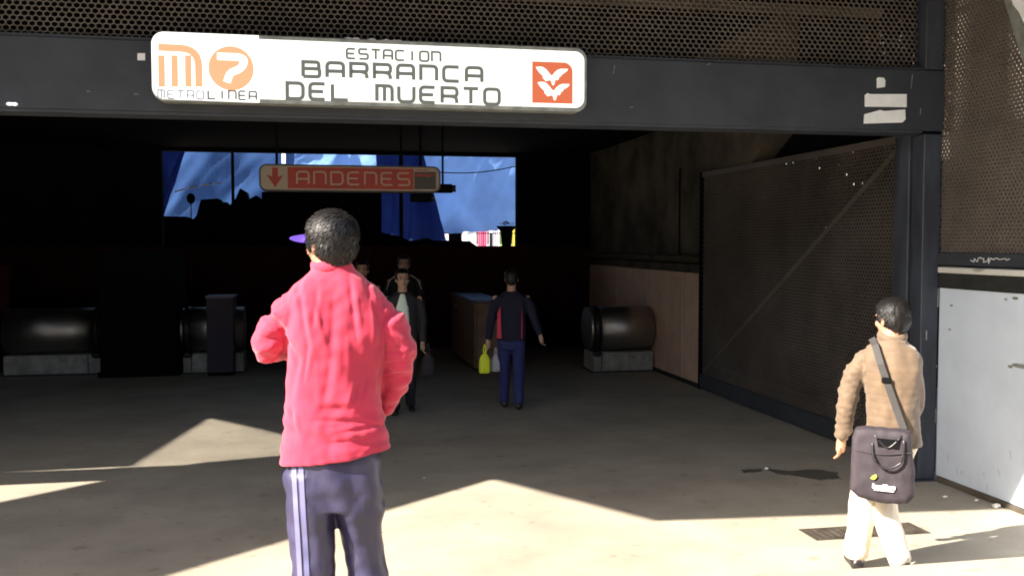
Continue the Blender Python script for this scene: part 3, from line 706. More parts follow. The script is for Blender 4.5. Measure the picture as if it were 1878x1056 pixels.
# ---------------------------------------------------------------- floor details
def blob(name, px, m, kind, label=None, cat=None, z=.004):
    b = NB(); pts = [atZ(x, y, z) for (x, y) in px]; prism(b, pts, (0, 0, -.003)); o = obj(name, b, m)
    return tag(o, label, cat, kind=kind)
rnd = random.Random(12)
b = NB()
def puddle(b, pts, z, jit):
    out = []
    n = len(pts)
    for i in range(n):
        a = Vector(pts[i]); c = Vector(pts[(i + 1) % n])
        for k in range(6):
            p = a.lerp(c, k / 6); out.append(atZ(p.x + rnd.uniform(-jit, jit), p.y + rnd.uniform(-jit, jit) * .35, z))
    prism(b, out, (0, 0, -.0035))
puddle(b, [(1404, 856), (1440, 862), (1500, 860), (1535, 867), (1540, 877), (1505, 879), (1470, 873), (1425, 867)], .004, 5)
puddle(b, [(1360, 860), (1398, 858), (1396, 864), (1362, 866)], .004, 3)
tag(obj('damp_stain', b, M['wet']), label='dark damp stain on the paving left of the man in the brown jacket', cat='stain')
# drain cover with bars
dc = atZ(1585, 974)
dr = empty('drain_cover', (dc.x, dc.y, 0), label='iron drain cover in the sunlit paving behind the legs of the man in brown', cat='drain')
bx('cover_frame', M['grate'], dr, -.44, .44, -.13, .13, .001, .0045)
for i in range(15):
    bx('grate_bar', M['grate'], dr, -.40 + i * .055, -.375 + i * .055, -.11, .11, .0048, .010)
for (x, y, s, lab) in ((1406, 860, .02, 'small pale litter scrap beside the damp stain'), (1827, 930, .035, 'crumpled white litter at the foot of the white panel'), (1733, 912, .02, 'tiny litter scrap near the corner column'), (1790, 918, .014, 'tiny pale crumb between the corner column and crumpled litter'), (778, 877, .012, 'tiny pale speck of litter on the paving right of the man in red')):
    p = atZ(x, y); b = NB(); bmesh.ops.create_icosphere(b, subdivisions=2, radius=s, matrix=Matrix.Translation((0, 0, s * .4)) @ Matrix.Diagonal((1, .8, .45, 1)))
    for v in b.verts: v.co += Vector([noise.noise(v.co * 90 + Vector((x, k * 9, 0))) for k in range(3)]) * s * .5; v.co.z = max(v.co.z, 0)
    o = obj('litter_scrap', b, M['paper']); o.location = (p.x, p.y, .001); tag(o, lab, 'litter', 'litter scraps on the paving')

# ================================================================= PEOPLE
def frame_of(d):
    d = d.normalized(); up = Vector((0, 1, 0)) if abs(d.z) > .8 else Vector((0, 0, 1))
    x = d.cross(up).normalized(); y = x.cross(d).normalized(); return x, y
def tube(bm, pts, rad, n=14, sq=1.0, cap=True):
    """tapered closed tube; rad entries r or (rx, ry) in fixed frame for mostly vertical chains"""
    pts = [Vector(p) for p in pts]; rings = []
    P = []; Rr = []
    for i in range(len(pts) - 1):
        for k in range(4):
            t = k / 4
            # catmull-rom
            p0 = pts[max(i - 1, 0)]; p1_ = pts[i]; p2_ = pts[i + 1]; p3_ = pts[min(i + 2, len(pts) - 1)]
            q = .5 * ((2 * p1_) + (p2_ - p0) * t + (2 * p0 - 5 * p1_ + 4 * p2_ - p3_) * t * t + (3 * p1_ - p0 - 3 * p2_ + p3_) * t ** 3)
            ra = rad[i]; rb = rad[i + 1]
            if not isinstance(ra, tuple): ra = (ra, ra)
            if not isinstance(rb, tuple): rb = (rb, rb)
            P.append(q); Rr.append((ra[0] * (1 - t) + rb[0] * t, ra[1] * (1 - t) + rb[1] * t))
    P.append(pts[-1]); rl = rad[-1]; Rr.append(rl if isinstance(rl, tuple) else (rl, rl))
    for i, p in enumerate(P):
        d = P[min(i + 1, len(P) - 1)] - P[max(i - 1, 0)]
        x, y = frame_of(d)
        rings.append([bm.verts.new(p + x * Rr[i][0] * math.cos(2 * math.pi * k / n) + y * Rr[i][1] * math.sin(2 * math.pi * k / n)) for k in range(n)])
    for a, b_ in zip(rings, rings[1:]):
        for k in range(n): bm.faces.new((a[k], a[(k + 1) % n], b_[(k + 1) % n], b_[k]))
    for rg, s, p, q in ((rings[0], -1, P[0], P[1]), (rings[-1], 1, P[-1], P[-2])):
        if cap:
            d = (p - q).normalized(); c = bm.verts.new(p + d * min(Rr[0 if s < 0 else -1]) * .55)
            mid = [bm.verts.new(p + (v.co - p) * .75 + d * min(Rr[0 if s < 0 else -1]) * .38) for v in rg]
            for k in range(n):
                bm.faces.new((rg[k], rg[(k + 1) % n], mid[(k + 1) % n], mid[k])); bm.faces.new((mid[k], mid[(k + 1) % n], c))
        else:
            bm.faces.new(rg)
def loft(bm, rings, n=28, pw=2.4):
    """rings (cx,cy,z,rx,ry) horizontal super-ellipses"""
    rs = []
    for (cx, cy, z, rx, ry) in rings:
        r = []
        for k in range(n):
            a = 2 * math.pi * k / n; c, s = math.cos(a), math.sin(a)
            r.append(bm.verts.new((cx + rx * math.copysign(abs(c) ** (2 / pw), c), cy + ry * math.copysign(abs(s) ** (2 / pw), s), z)))
        rs.append(r)
    for a, b_ in zip(rs, rs[1:]):
        for k in range(n): bm.faces.new((a[k], a[(k + 1) % n], b_[(k + 1) % n], b_[k]))
    bm.faces.new(rs[0][::-1]); bm.faces.new(rs[-1])
def fuse(name, bm, m, parent, voxel=.01, smooth=3, disp=None, fac=.5):
    bmesh.ops.recalc_face_normals(bm, faces=bm.faces[:])
    me = bpy.data.meshes.new(name); bm.to_mesh(me); bm.free()
    o = bpy.data.objects.new(name, me); C.objects.link(o)
    r = o.modifiers.new('r', 'REMESH'); r.mode = 'VOXEL'; r.voxel_size = voxel; r.adaptivity = 0
    s = o.modifiers.new('s', 'SMOOTH'); s.iterations = smooth; s.factor = fac
    dg = bpy.context.evaluated_depsgraph_get(); dg.update()
    me2 = bpy.data.meshes.new_from_object(o.evaluated_get(dg)); o.modifiers.clear(); o.data = me2; bpy.data.meshes.remove(me)
    me2.name = name
    if disp:
        ns = [v.normal.copy() for v in me2.vertices]
        for v, n_ in zip(me2.vertices, ns): v.co += n_ * disp(v.co.copy(), n_)
    me2.materials.clear(); me2.materials.append(m)
    for p in me2.polygons: p.use_smooth = True
    o.parent = parent
    return o
def hand(bm, w, d, side, sc=1.0, curl=.5, spread=Vector((0, 1, 0))):
    """w wrist, d direction of the hand, spread: finger row direction (towards the thumb)"""
    d = d.normalized(); sp = (spread - d * spread.dot(d)).normalized(); nrm = d.cross(sp) * side
    pc = w + d * .05 * sc
    tube(bm, [w - d * .01, w + d * .03 * sc, w + d * .085 * sc], [(.026 * sc, .02 * sc), (.03 * sc, .022 * sc), (.028 * sc, .02 * sc)], n=12)
    for k in (-1, 1): tube(bm, [w + d * .02 * sc, w + d * .088 * sc + sp * .02 * k * sc], [.014 * sc, .013 * sc], n=8)
    for i, ln in enumerate((.072, .080, .074, .058)):
        b0 = w + d * .078 * sc + sp * (.030 - .0195 * i) * sc
        c1 = b0 + (d * .95 + nrm * curl * .35).normalized() * ln * .42 * sc
        c2 = c1 + (d * .75 + nrm * curl * .95).normalized() * ln * .33 * sc
        c3 = c2 + (d * .45 + nrm * curl * 1.5).normalized() * ln * .27 * sc
        tube(bm, [b0 - d * .02 * sc, b0, c1, c2, c3], [.0085 * sc, .0092 * sc, .0082 * sc, .0074 * sc, .006 * sc], n=8)
    t0 = w + d * .02 * sc + sp * .026 * sc; t1 = t0 + (d * .7 + sp * .7 + nrm * .2).normalized() * .035 * sc; t2 = t1 + (d * .9 + sp * .25 + nrm * .5 * curl).normalized() * .03 * sc
    tube(bm, [t0 - sp * .01 * sc, t0, t1, t2], [.013 * sc, .012 * sc, .0105 * sc, .008 * sc], n=8)
def head_geo(bm, c, yaw, hs=1.0, tilt=0):
    """skin head centred at c (ear level), facing +Y rotated by yaw"""
    Rm = Matrix.Rotation(yaw, 3, 'Z') @ Matrix.Rotation(tilt, 3, 'X')
    def P(x, y, z): return c + Rm @ (Vector((x, y, z)) * hs)
    ell(bm, P(0, -.012, .035), .075 * hs, .095 * hs, .085 * hs, Rm)
    ell(bm, P(0, .020, -.02), .066 * hs, .075 * hs, .085 * hs, Rm)
    ell(bm, P(0, .050, -.075), .042 * hs, .042 * hs, .034 * hs, Rm)       # jaw / chin
    for s in (-1, 1):
        ell(bm, P(s * .040, .058, -.022), .026 * hs, .026 * hs, .026 * hs, Rm)   # cheeks
        ell(bm, P(s * .030, .078, .030), .024 * hs, .012 * hs, .008 * hs, Rm)    # brow
        e = P(s * .078, -.004, -.004); ell(bm, e, .010 * hs, .019 * hs, .032 * hs, Rm); ell(bm, P(s * .073, .004, -.01), .012 * hs, .014 * hs, .022 * hs, Rm)
    tube(bm, [P(0, .080, .022), P(0, .096, -.004), P(0, .112, -.024), P(0, .098, -.032)], [.009 * hs, .011 * hs, .015 * hs, .012 * hs], n=8)
    ell(bm, P(0, .084, -.054), .024 * hs, .012 * hs, .008 * hs, Rm)
    ell(bm, P(0, .080, -.064), .020 * hs, .012 * hs, .007 * hs, Rm)
    return P, Rm
def face_bits(P, hs, parent, Rm):
    for s in (-1, 1):
        b = NB(); ell(b, P(s * .031, .083, .008), .013 * hs, .006 * hs, .0065 * hs, Rm, 10, 8); obj('eye', b, M['eye'], parent, True)
        b = NB(); tube(b, [P(s * .014, .091, .027), P(s * .032, .091, .032), P(s * .050, .080, .026)], [.0035 * hs, .0045 * hs, .002 * hs], n=6); obj('eyebrow', b, M['hair'], parent, True)
    b = NB(); ell(b, P(0, .0945, -.058), .021 * hs, .005 * hs, .0065 * hs, Rm, 10, 8); obj('mouth', b, M['lips'], parent, True)
def hair_geo(name, P, Rm, hs, parent, voxel, strands=0, nape=-.055, seed=1, vol=1.0, length=.05):
    """short hair: scalp shell plus many strand blades"""
    b = NB()
    ell(b, P(0, -.014, .045), .088 * hs * vol, .108 * hs * vol, .090 * hs * vol, Rm, 32, 24)
    ell(b, P(0, -.040, .005), .082 * hs, .078 * hs, .075 * hs, Rm)
    ell(b, P(0, -.055, nape + .02), .058 * hs, .048 * hs, .045 * hs, Rm)
    for s in (-1, 1): ell(b, P(s * .070, .010, .015), .016 * hs, .022 * hs, .03 * hs, Rm)
    inv = Rm.inverted(); c0 = P(0, 0, 0)
    def dsp(co, n_):
        l = inv @ (co - c0); a = math.atan2(l.y + .03, l.x); rr = math.hypot(l.x, l.y + .03)
        return .0028 * noise.noise(Vector((a * 9, l.z * 14, seed))) + .0016 * noise.noise(Vector((a * 26, rr * 12 + l.z * 12, seed + 3)))
    o = fuse(name, b, M['hair'], parent, voxel, 3, dsp)
    # cut the face side: push vertices of the shell in front of the hairline inside the skull
    for v in o.data.vertices:
        l = (inv @ (v.co - c0)) / hs
        if l.y > .045 and l.z < .072: v.co = c0 + Rm @ (Vector((l.x * .6, .02, l.z)) * hs)
    if strands:
        rnd = random.Random(seed); me = o.data; vs = [v.co.copy() for v in me.vertices]; fs = [tuple(p.vertices) for p in me.polygons]
        crown = P(0.01, -.075, .105); pool = [(v.co.copy(), v.normal.copy()) for v in me.vertices if ((inv @ (v.co - c0)).z > -.06 * hs and (inv @ (v.co - c0)).y < .06 * hs) or (inv @ (v.co - c0)).z > .09 * hs]
        for i in range(strands):
            co, n_ = rnd.choice(pool); t = (co - crown); t = t - n_ * t.dot(n_)
            if t.length < 1e-4: continue
            t.normalize(); t = (t + Vector((rnd.uniform(-.25, .25), rnd.uniform(-.25, .25), rnd.uniform(-.3, .05)))).normalized(); t = (t - n_ * t.dot(n_)).normalized()
            s = t.cross(n_).normalized() * rnd.uniform(.0007, .0018); L0 = length * rnd.uniform(.5, 1.0); lift = rnd.uniform(.003, .014)
            q0 = co - n_ * .001; q1 = co + t * L0 * .5 + n_ * lift - n_ * L0 * L0 * 2; q2 = co + t * L0 + n_ * lift * .6 - n_ * L0 * L0 * 7
            k = len(vs); vs += [q0 - s, q0 + s, q1 - s, q1 + s, q2]; fs += [(k, k + 1, k + 3, k + 2), (k + 2, k + 3, k + 4)]
        nm = bpy.data.meshes.new(name); nm.from_pydata([tuple(v) for v in vs], [], fs); nm.update(); nm.materials.append(M['hair'])
        for p in nm.polygons: p.use_smooth = True
        o.data = nm
    return o
def shoe(a, toe, parent, m, sc=1.0):
    b = NB(); a = Vector(a); toe = Vector(toe).normalized(); s = Vector((toe.y, -toe.x, 0))
    tube(b, [a - toe * .05 + Vector((0, 0, .045)), a + toe * .04 + Vector((0, 0, .045)), a + toe * .13 + Vector((0, 0, .033)), a + toe * .19 + Vector((0, 0, .024))], [(.040, .045), (.043, .045), (.046, .033), (.034, .02)])
    tube(b, [a + Vector((0, 0, .05)), a + Vector((0, 0, .11))], [.042, .042])
    o = fuse('shoe', b, m, parent, .009, 2)
    for v in o.data.vertices: v.co.z = max(v.co.z, .002)
    return o
def V(*a): return Vector(a)

def place_person(px, dist_k, feet_z, label):
    """px = image column of the local origin, dist_k = pixels per metre"""
    dd = FPX / dist_k; d = ray(px, 528); d = Vector((d.x, d.y, 0)); 
    pos = d * (dd / (d.normalized().dot(Vector((_fw.x, _fw.y, 0)).normalized()) * d.length))
    return pos

# ---------------------------------------------------------------- man in red (nearest)
K = 479.0
def r(px, py, y=0): return Vector(((px - 612) / K, y, (1219 - py) / K))
pos = place_person(612, K, .45, ''); 
rm = empty('person', (pos.x, pos.y, .452), -math.atan2(pos.x, pos.y), label='nearest person, back turned, in a coral red long shirt and navy track trousers', cat='person')
bb = NB()
hc = r(606, 458, .02)
Phead, Rh = head_geo(bb, hc, R(38), .96, R(2))
tube(bb, [r(606, 520, 0), r(605, 490, .01), r(606, 465, .02)], [.050, .052, .056])
tube(bb, [r(560, 575, 0), r(500, 645, .06)], [.036, .036]); tube(bb, [r(500, 645, .06), r(560, 640, .27)], [.035, .026])
tube(bb, [r(670, 575, 0), r(735, 662, .03)], [.036, .036]); tube(bb, [r(735, 662, .03), r(700, 772, .13)], [.034, .026])
hand(bb, r(562, 640, .28), V(.5, .6, .25), -1, 1, .7, V(0, 0, 1)); hand(bb, r(699, 776, .135), V(-.25, .35, -.9), 1, 1, .6, V(-.3, 1, 0))
loft(bb, [(0, 0, .80, .13, .09), (0.0, 0, 1.0, .12, .08), (.01, 0, 1.25, .14, .08), (.01, 0, 1.42, .12, .07)])
tube(bb, [r(565, 860), r(566, 960), r(572, 1060, -.01), r(578, 1195, -.02)], [.06, .05, .042, .035])
tube(bb, [r(652, 860), r(655, 950), r(662, 1030, .03), r(680, 1180, -.03)], [.06, .05, .042, .035])
fuse('body', bb, M['skin'], rm, .0055, 2)
hair_geo('hair', Phead, Rh, .99, rm, .006, strands=10000, seed=2, vol=1.0, length=.055)
# visor
b = NB()
n = 16; vs = []
for j, (rr_, dz) in enumerate(((.078, .042), (.105, .040), (.178, .030))):
    for i in range(n + 1):
        a = R(30 + 120 * i / n); sx = 1.0; 
        ext = math.sin(R(180 * i / n)) ** .6 if j == 2 else (math.sin(R(180 * i / n)) ** .5 if j == 1 else 1)
        rad_ = .080 + (rr_ - .078) * ext
        vs.append(b.verts.new(Phead(rad_ * math.cos(a), rad_ * math.sin(a) * 1.12 + .005, dz + .004 - (.034 if j else .012) * abs(math.cos(a)) ** 1.5)))
for j in range(2):
    for i in range(n): b.faces.new((vs[j * (n + 1) + i], vs[j * (n + 1) + i + 1], vs[(j + 1) * (n + 1) + i + 1], vs[(j + 1) * (n + 1) + i]))
bmesh.ops.solidify(b, geom=b.faces[:], thickness=.006)
vz = obj('visor', b, M['visor'], rm, True)
# shirt
CREASE = [(548, 515, 566, 640, .010, .013), (566, 640, 556, 700, .008, .010), (582, 540, 574, 610, .009, .008), (640, 512, 652, 628, .009, .014), (668, 512, 694, 606, .010, .013), (694, 606, 690, 660, .007, .010),
          (612, 540, 606, 660, .012, .007), (606, 660, 590, 750, .014, .010), (590, 750, 640, 752, .012, .011), (640, 752, 657, 702, .009, .012), (575, 770, 660, 775, .008, .010), (660, 775, 706, 792, .008, .012),
          (610, 795, 690, 786, .007, .011), (600, 812, 668, 806, .006, .008), (545, 660, 532, 745, .013, .014), (532, 745, 540, 800, .010, .010), (700, 640, 694, 745, .009, .012), (672, 700, 664, 735, .006, .009),
          (478, 596, 512, 612, .006, .010), (474, 622, 520, 628, .006, .010), (512, 600, 538, 650, .008, .011), (704, 618, 742, 640, .006, .012), (706, 650, 746, 656, .006, .013), (708, 676, 744, 668, .006, .011), (700, 705, 738, 690, .007, .010), (560, 505, 540, 560, .009, .009)]
CREASE = [(Vector(((a - 612) / 479, (1219 - b_) / 479)), Vector(((c - 612) / 479, (1219 - d) / 479)), w_, h_) for (a, b_, c, d, w_, h_) in CREASE]
def creases(x, z):
    p = Vector((x, z)); s = 0
    for a, c, w_, h_ in CREASE:
        ab = c - a; t = (p - a).dot(ab) / ab.length_squared
        tt = max(0, min(1, t)); q = a + ab * tt; d = p - q; dl = d.length
        if dl > w_ * 4: continue
        fade = math.sin(math.pi * max(.12, min(.88, tt * .8 + .1)))
        s -= h_ * fade * math.exp(-(dl / w_) ** 2)
        sd = (d.x * ab.y - d.y * ab.x) / ab.length
        s += h_ * .55 * fade * math.exp(-((sd + w_ * 1.9) ** 2 + (dl * dl - sd * sd)) / (w_ * w_ * 1.2))
    return s
def red_fold(co, n_):
    x, y, z = co; s = .45 * creases(x, z) * max(0, min(1, -n_.y * 2 + .3))
    back = 1
    # long drapes falling from the shoulders
    up = max(0, min(1, (z - 1.08) / .2)) 
    f1 = noise.noise(V(x * 17 + z * 2.5, y * 5, z * 2.6)); up *= max(0, min(1, (1.44 - z) / .06)); s += .005 * up * max(0, 1 - abs(f1) * 3.5) * max(0, min(1, (.21 - abs(x)) / .04))
    # crosswise creases at the small of the back
    lo = max(0, 1 - abs(z - .90) / .14); f2 = noise.noise(V(x * 5, y * 5, z * 22 + x * 4)); s += .017 * lo * f2
    # general crumple
    s += .007 * noise.noise(V(x * 9, y * 9, z * 7 + 3)) + .004 * noise.noise(V(x * 26, y * 26, z * 22))
    # big diagonal swag across the middle
    s += .012 * noise.noise(V((x + z * .5) * 8, y * 3, (z - x * .7) * 4))
    # sleeve creases: rings round the elbow
    if abs(x) > .19 and z > .95: s += .011 * noise.noise(V(x * 14 + 7, y * 14, z * 26)) 
    return s
b = NB()
loft(b, [(.000, .0, .765, .207, .128), (.0, .0, .80, .203, .127), (.002, .0, .88, .193, .123), (-.004, .005, .98, .185, .118), (.004, .005, 1.10, .183, .115), (.012, .0, 1.22, .190, .118), (.018, .0, 1.32, .197, .115), (.012, .0, 1.39, .190, .105), (.006, .0, 1.43, .155, .092), (-.002, .0, 1.465, .115, .080), (-.008, .01, 1.495, .083, .072), (-.010, .01, 1.53, .068, .064)], n=40, pw=2.3)
tube(b, [r(572, 556, .0), r(520, 590, .01), r(492, 645, .04)], [.052, .068, .066])
tube(b, [r(494, 645, .04), r(515, 648, .14), r(552, 642, .25)], [.066, .056, .046])
tube(b, [r(662, 556, .0), r(713, 600, -.01), r(734, 655, .0)], [.052, .068, .063])
tube(b, [r(734, 655, .0), r(724, 715, .05), r(702, 768, .12)], [.063, .053, .044])
o = fuse('long_shirt', b, M['red'], rm, .0062, 4, red_fold)
for v in o.data.vertices:
    if v.co.z < .80:
        v.co.x *= 1 + (.80 - v.co.z) * .6
    if v.co.z < .84: v.co.z += (v.co.x + .1) * .115 * max(0, (.84 - v.co.z) / .07)
o = None
b = NB(); tube(b, [Vector((-.010 + .068 * math.cos(a), .01 + .062 * math.sin(a), 1.512 + .008 * math.sin(a))) for a in [2 * math.pi * k / 16 for k in range(17)]], [(.010, .018)] * 17, n=8)
fuse('collar', b, M['red'], rm, .006, 2)
# trousers
def tr_fold(co, n_):
    x, y, z = co
    return .014 * noise.noise(V(x * 9, y * 9, z * 5 + x * 6)) + .010 * noise.noise(V(x * 6 + 4, y * 6, z * 15)) + .003 * noise.noise(V(x * 24, y * 24, z * 20))
b = NB()
loft(b, [(0, 0, .58, .155, .10), (0, 0, .66, .175, .118), (0, 0, .76, .172, .112), (.0, 0, .86, .14, .08)], n=32, pw=2.5)
tube(b, [r(567, 875), r(566, 960), r(572, 1060, -.01), r(578, 1195, -.02)], [(.092, .105), (.092, .10), (.080, .085), (.068, .075)])
tube(b, [r(650, 875), r(655, 950), r(664, 1030, .03), r(684, 1180, -.03)], [(.094, .105), (.090, .10), (.080, .085), (.068, .075)])
o_tr = fuse('track_trousers', b, M['track'], rm, .009, 4, tr_fold)
# side stripes follow the outer left leg
from mathutils.bvhtree import BVHTree
bv = BVHTree.FromPolygons([v.co for v in o_tr.data.vertices], [tuple(p.vertices) for p in o_tr.data.polygons])
for (xo, xw) in ((-.057, .009), (-.030, .009)):
    vs, fs = [], []
    for i in range(60):
        z = .80 - i * .0125
        cxl = -.098 + (.80 - z) * .045
        for s in (-1, 1):
            px_ = cxl + xo + s * xw
            h_ = bv.ray_cast(V(px_, -.6, z), V(0, 1, 0))
            if h_[0] is None: h_ = bv.find_nearest(V(px_, -.05, z))
            vs.append(h_[0] + V(-.001, -.003, 0))
    for i in range(59): fs.append((2 * i, 2 * i + 1, 2 * i + 3, 2 * i + 2))
    pyd('side_stripe', vs, fs, M['stripe'], rm, True)
shoe((r(576, 1205, -.02).x, -.02, 0), (-.1, 1, 0), rm, M['shoe']); shoe((r(680, 1205, -.03).x, -.03, 0), (.15, 1, 0), rm, M['shoe'])

# ---------------------------------------------------------------- man in brown jacket (right)
K2 = 293.0
def q2(px, py, y=0): return Vector(((px - 1608) / K2, y, (1050 - py) / K2))
pos = place_person(1608, K2, 0, ''); pos2 = atZ(1608, 1046); pos = Vector((pos2.x, pos2.y, 0))
bmn = empty('person', (pos.x, pos.y, .002), -math.atan2(pos.x, pos.y), label='person walking away at right in a tan brown jacket and cream trousers', cat='person')
b = NB()
Ph2, Rh2 = head_geo(b, q2(1625, 589, .02), R(48), 1.0, R(-4))
tube(b, [q2(1626, 640, 0), q2(1626, 618, .0), q2(1625, 600, .01)], [.066, .058, .056])
tube(b, [q2(1592, 675), q2(1560, 715, -.01), q2(1554, 738, -.02)], [.03, .034, .034]); tube(b, [q2(1556, 735, -.02), q2(1545, 812, .03)], [.034, .026])
tube(b, [q2(1648, 675), q2(1662, 730, .02), q2(1656, 790, .13)], [.03, .032, .026])
hand(b, q2(1543, 812, .03), V(-.10, .12, -1), -1, 1, .45, V(.25, 1, 0)); hand(b, q2(1655, 795, .15), V(-.3, .7, -.3), 1, 1, .7, V(0, 0, 1))
loft(b, [(.06, 0, .84, .12, .08), (.07, 0, 1.1, .11, .08), (.06, 0, 1.38, .12, .07)])
tube(b, [q2(1600, 800), q2(1583, 915, .03), q2(1570, 1030, -.02)], [.06, .045, .035]); tube(b, [q2(1648, 800), q2(1625, 915, .05), q2(1645, 1025, -.12)], [.06, .045, .035])
fuse('body', b, M['skin'], bmn, .006, 2)
hair_geo('hair', Ph2, Rh2, 1.02, bmn, .007, strands=6000, seed=5, vol=.97, length=.03)
def quilt(co, n_):
    x, y, z = co; s = 0
    if x < -.085:   # sleeve: soft ring creases, tighter lower down
        s += .013 * noise.noise(V(x * 8, y * 8, z * 26 + x * 20)) + .006 * noise.noise(V(x * 20, y * 20, z * 40))
    else:
        s += -.0016 * (1 - min(1, abs(((z * 22 + .3 * noise.noise(V(x * 5, y, z * 3))) % 1) - .5) * 5)) 
        s += .011 * noise.noise(V(x * 14, y * 5, z * 3 + x * 3)) + .006 * noise.noise(V(x * 22, y * 22, z * 14))
    return s
b = NB()
loft(b, [(.090, .0, .80, .155, .115), (.088, 0, .86, .157, .118), (.083, 0, .98, .154, .118), (.074, 0, 1.12, .160, .12), (.062, 0, 1.26, .178, .12), (.057, 0, 1.34, .180, .11), (.057, 0, 1.40, .145, .095), (.058, .0, 1.455, .085, .08)], n=40, pw=2.3)
tube(b, [q2(1582, 660), q2(1560, 700, -.01), q2(1553, 745, -.02)], [.060, .066, .060]); tube(b, [q2(1552, 745, -.02), q2(1548, 780, .0), q2(1544, 806, .02)], [.060, .054, .048])
tube(b, [q2(1652, 660), q2(1665, 700, .0), q2(1668, 745, .02)], [.058, .058, .052]); tube(b, [q2(1668, 745, .02), q2(1658, 785, .12)], [.052, .045])
fuse('quilted_jacket', b, M['brown'], bmn, .008, 3, quilt)
b = NB(); cc = q2(1627, 621, .005)
tube(b, [cc + Vector((.076 * math.cos(a), .066 * math.sin(a), .012 * math.cos(a * 2))) for a in [2 * math.pi * k / 16 for k in range(17)]], [(.014, .030)] * 17, n=8)
fuse('collar', b, M['brown'], bmn, .008, 2)
def cr_fold(co, n_):
    x, y, z = co
    return .007 * noise.noise(V(x * 7, y * 7, z * 6)) + .006 * noise.noise(V(x * 5, y * 5, z * 18)) * (1 if z < .35 else .4)
b = NB()
loft(b, [(.045, 0, .70, .140, .105), (.075, 0, .80, .150, .11), (.085, 0, .90, .145, .105)], n=28)
tube(b, [q2(1597, 815), q2(1583, 915, .03), q2(1576, 985, .0), q2(1571, 1022, -.02)], [(.098, .10), (.082, .09), (.076, .085), (.074, .085)])
tube(b, [q2(1640, 815), q2(1618, 915, .05), q2(1632, 980, -.03), q2(1648, 1020, -.10)], [(.095, .10), (.082, .09), (.074, .085), (.072, .085)])
fuse('cream_trousers', b, M['cream'], bmn, .009, 3, cr_fold)
shoe((q2(1572, 1040).x, -.03, 0), (-.25, 1, 0), bmn, M['shoe']); shoe((q2(1652, 1040).x, -.11, 0), (.05, 1, 0), bmn, M['shoe'])
# shoulder bag: its own thing
bgc = Vector(bmn.location); rot = Matrix.Rotation(bmn.rotation_euler.z, 3, 'Z')
bo = empty('shoulder_bag', bgc + rot @ q2(1616, 905, -.19), bmn.rotation_euler.z, label='dark plum shoulder bag hanging on the back of the brown-jacketed person', cat='bag')
def lb(px, py, y=0): v = q2(px, py, y) - q2(1616, 905, 0); return v
b = NB()
def ring_pts(pts, n=4):
    out = []
    for i in range(len(pts)):
        a = Vector(pts[i]); c = Vector(pts[(i + 1) % len(pts)])
        for k in range(n): out.append(a.lerp(c, k / n))
    return out
outl = [(1563, 795), (1570, 778), (1590, 775), (1640, 776), (1658, 780), (1662, 805), (1668, 850), (1667, 893), (1655, 905), (1610, 908), (1575, 901), (1563, 888), (1561, 840)]
cen = lb(1615, 842)
for (sc_, yy) in ((.88, -.065), (1.0, -.045), (1.0, .035), (.93, .06)): pass
rings = []
rp_ = ring_pts([(lb(x, y).x, lb(x, y).z) for (x, y) in outl], 3)
for (sc_, yy) in ((.0, -.075), (.55, -.074), (.86, -.066), (.97, -.052), (1.0, -.03), (1.0, .03), (.95, .055), (.6, .06), (0, .06)):
    rings.append([Vector((cen.x + (p[0] - cen.x) * sc_, yy, cen.z + (p[1] - cen.z) * sc_)) for p in rp_])
vs, fs = [], []
for rg in rings: vs += rg
nn = len(rp_)
for i in range(len(rings) - 1):
    for k in range(nn): fs.append((i * nn + k, i * nn + (k + 1) % nn, (i + 1) * nn + (k + 1) % nn, (i + 1) * nn + k))
me = bpy.data.meshes.new('t'); me.from_pydata([tuple(v) for v in vs], [], fs); b.from_mesh(me)
bmesh.ops.remove_doubles(b, verts=b.verts[:], dist=.0005)
fuse('bag_body', b, M['bag'], bo, .007, 3, lambda co, n_: .008 * noise.noise(V(co.x * 8, 3, co.z * 8)) + .004 * noise.noise(V(co.x * 22, 1, co.z * 16 + co.x * 9)))
b = NB(); tube(b, [lb(1597, 800, -.075), lb(1600, 825, -.095), lb(1613, 839, -.105), lb(1630, 839, -.105), lb(1645, 825, -.095), lb(1648, 792, -.075)], [.007] * 6, n=8); obj('handle', b, M['shoe'], bo, True)
b = NB(); tube(b, [lb(1597, 782, -.05), lb(1604, 790, -.075), lb(1622, 806, -.08), lb(1640, 790, -.075), lb(1646, 782, -.05)], [.006] * 5, n=8); obj('handle', b, M['shoe'], bo, True)
b = NB(); flat(b, [(lb(x, y).x, lb(x, y).z) for (x, y) in ((1604, 790), (1640, 791), (1638, 806), (1606, 805))], -.083, -.079); obj('open_pocket', b, M['black'], bo)
b = NB(); tube(b, [lb(1569, 815, -.07), lb(1615, 818, -.085), lb(1663, 812, -.07)], [.003] * 3, n=6); obj('zip', b, M['strap'], bo, True)
b = NB(); a_ = lb(1598, 878); rnd = random.Random(4)
for i in range(9):
    x = a_.x + i * .0145; h_ = .026 if i in (0, 4, 5) else .018
    flat(b, [(x, a_.z), (x + .011, a_.z - .001), (x + .011, a_.z + h_), (x + .001, a_.z + h_)], -.089, -.086)
flat(b, [(a_.x + .01, a_.z - .012), (a_.x + .12, a_.z - .014), (a_.x + .12, a_.z - .009), (a_.x + .01, a_.z - .007)], -.089, -.086)
obj('bag_logo', b, M['bagprint'], bo)
b = NB(); a_ = lb(1600, 859); flat(b, [(a_.x - .018, a_.z - .008), (a_.x + .004, a_.z - .014), (a_.x + .018, a_.z + .004), (a_.x + .012, a_.z + .018), (a_.x - .006, a_.z + .008)], -.089, -.086); obj('bag_logo_mark', b, M['yellowprint'], bo)
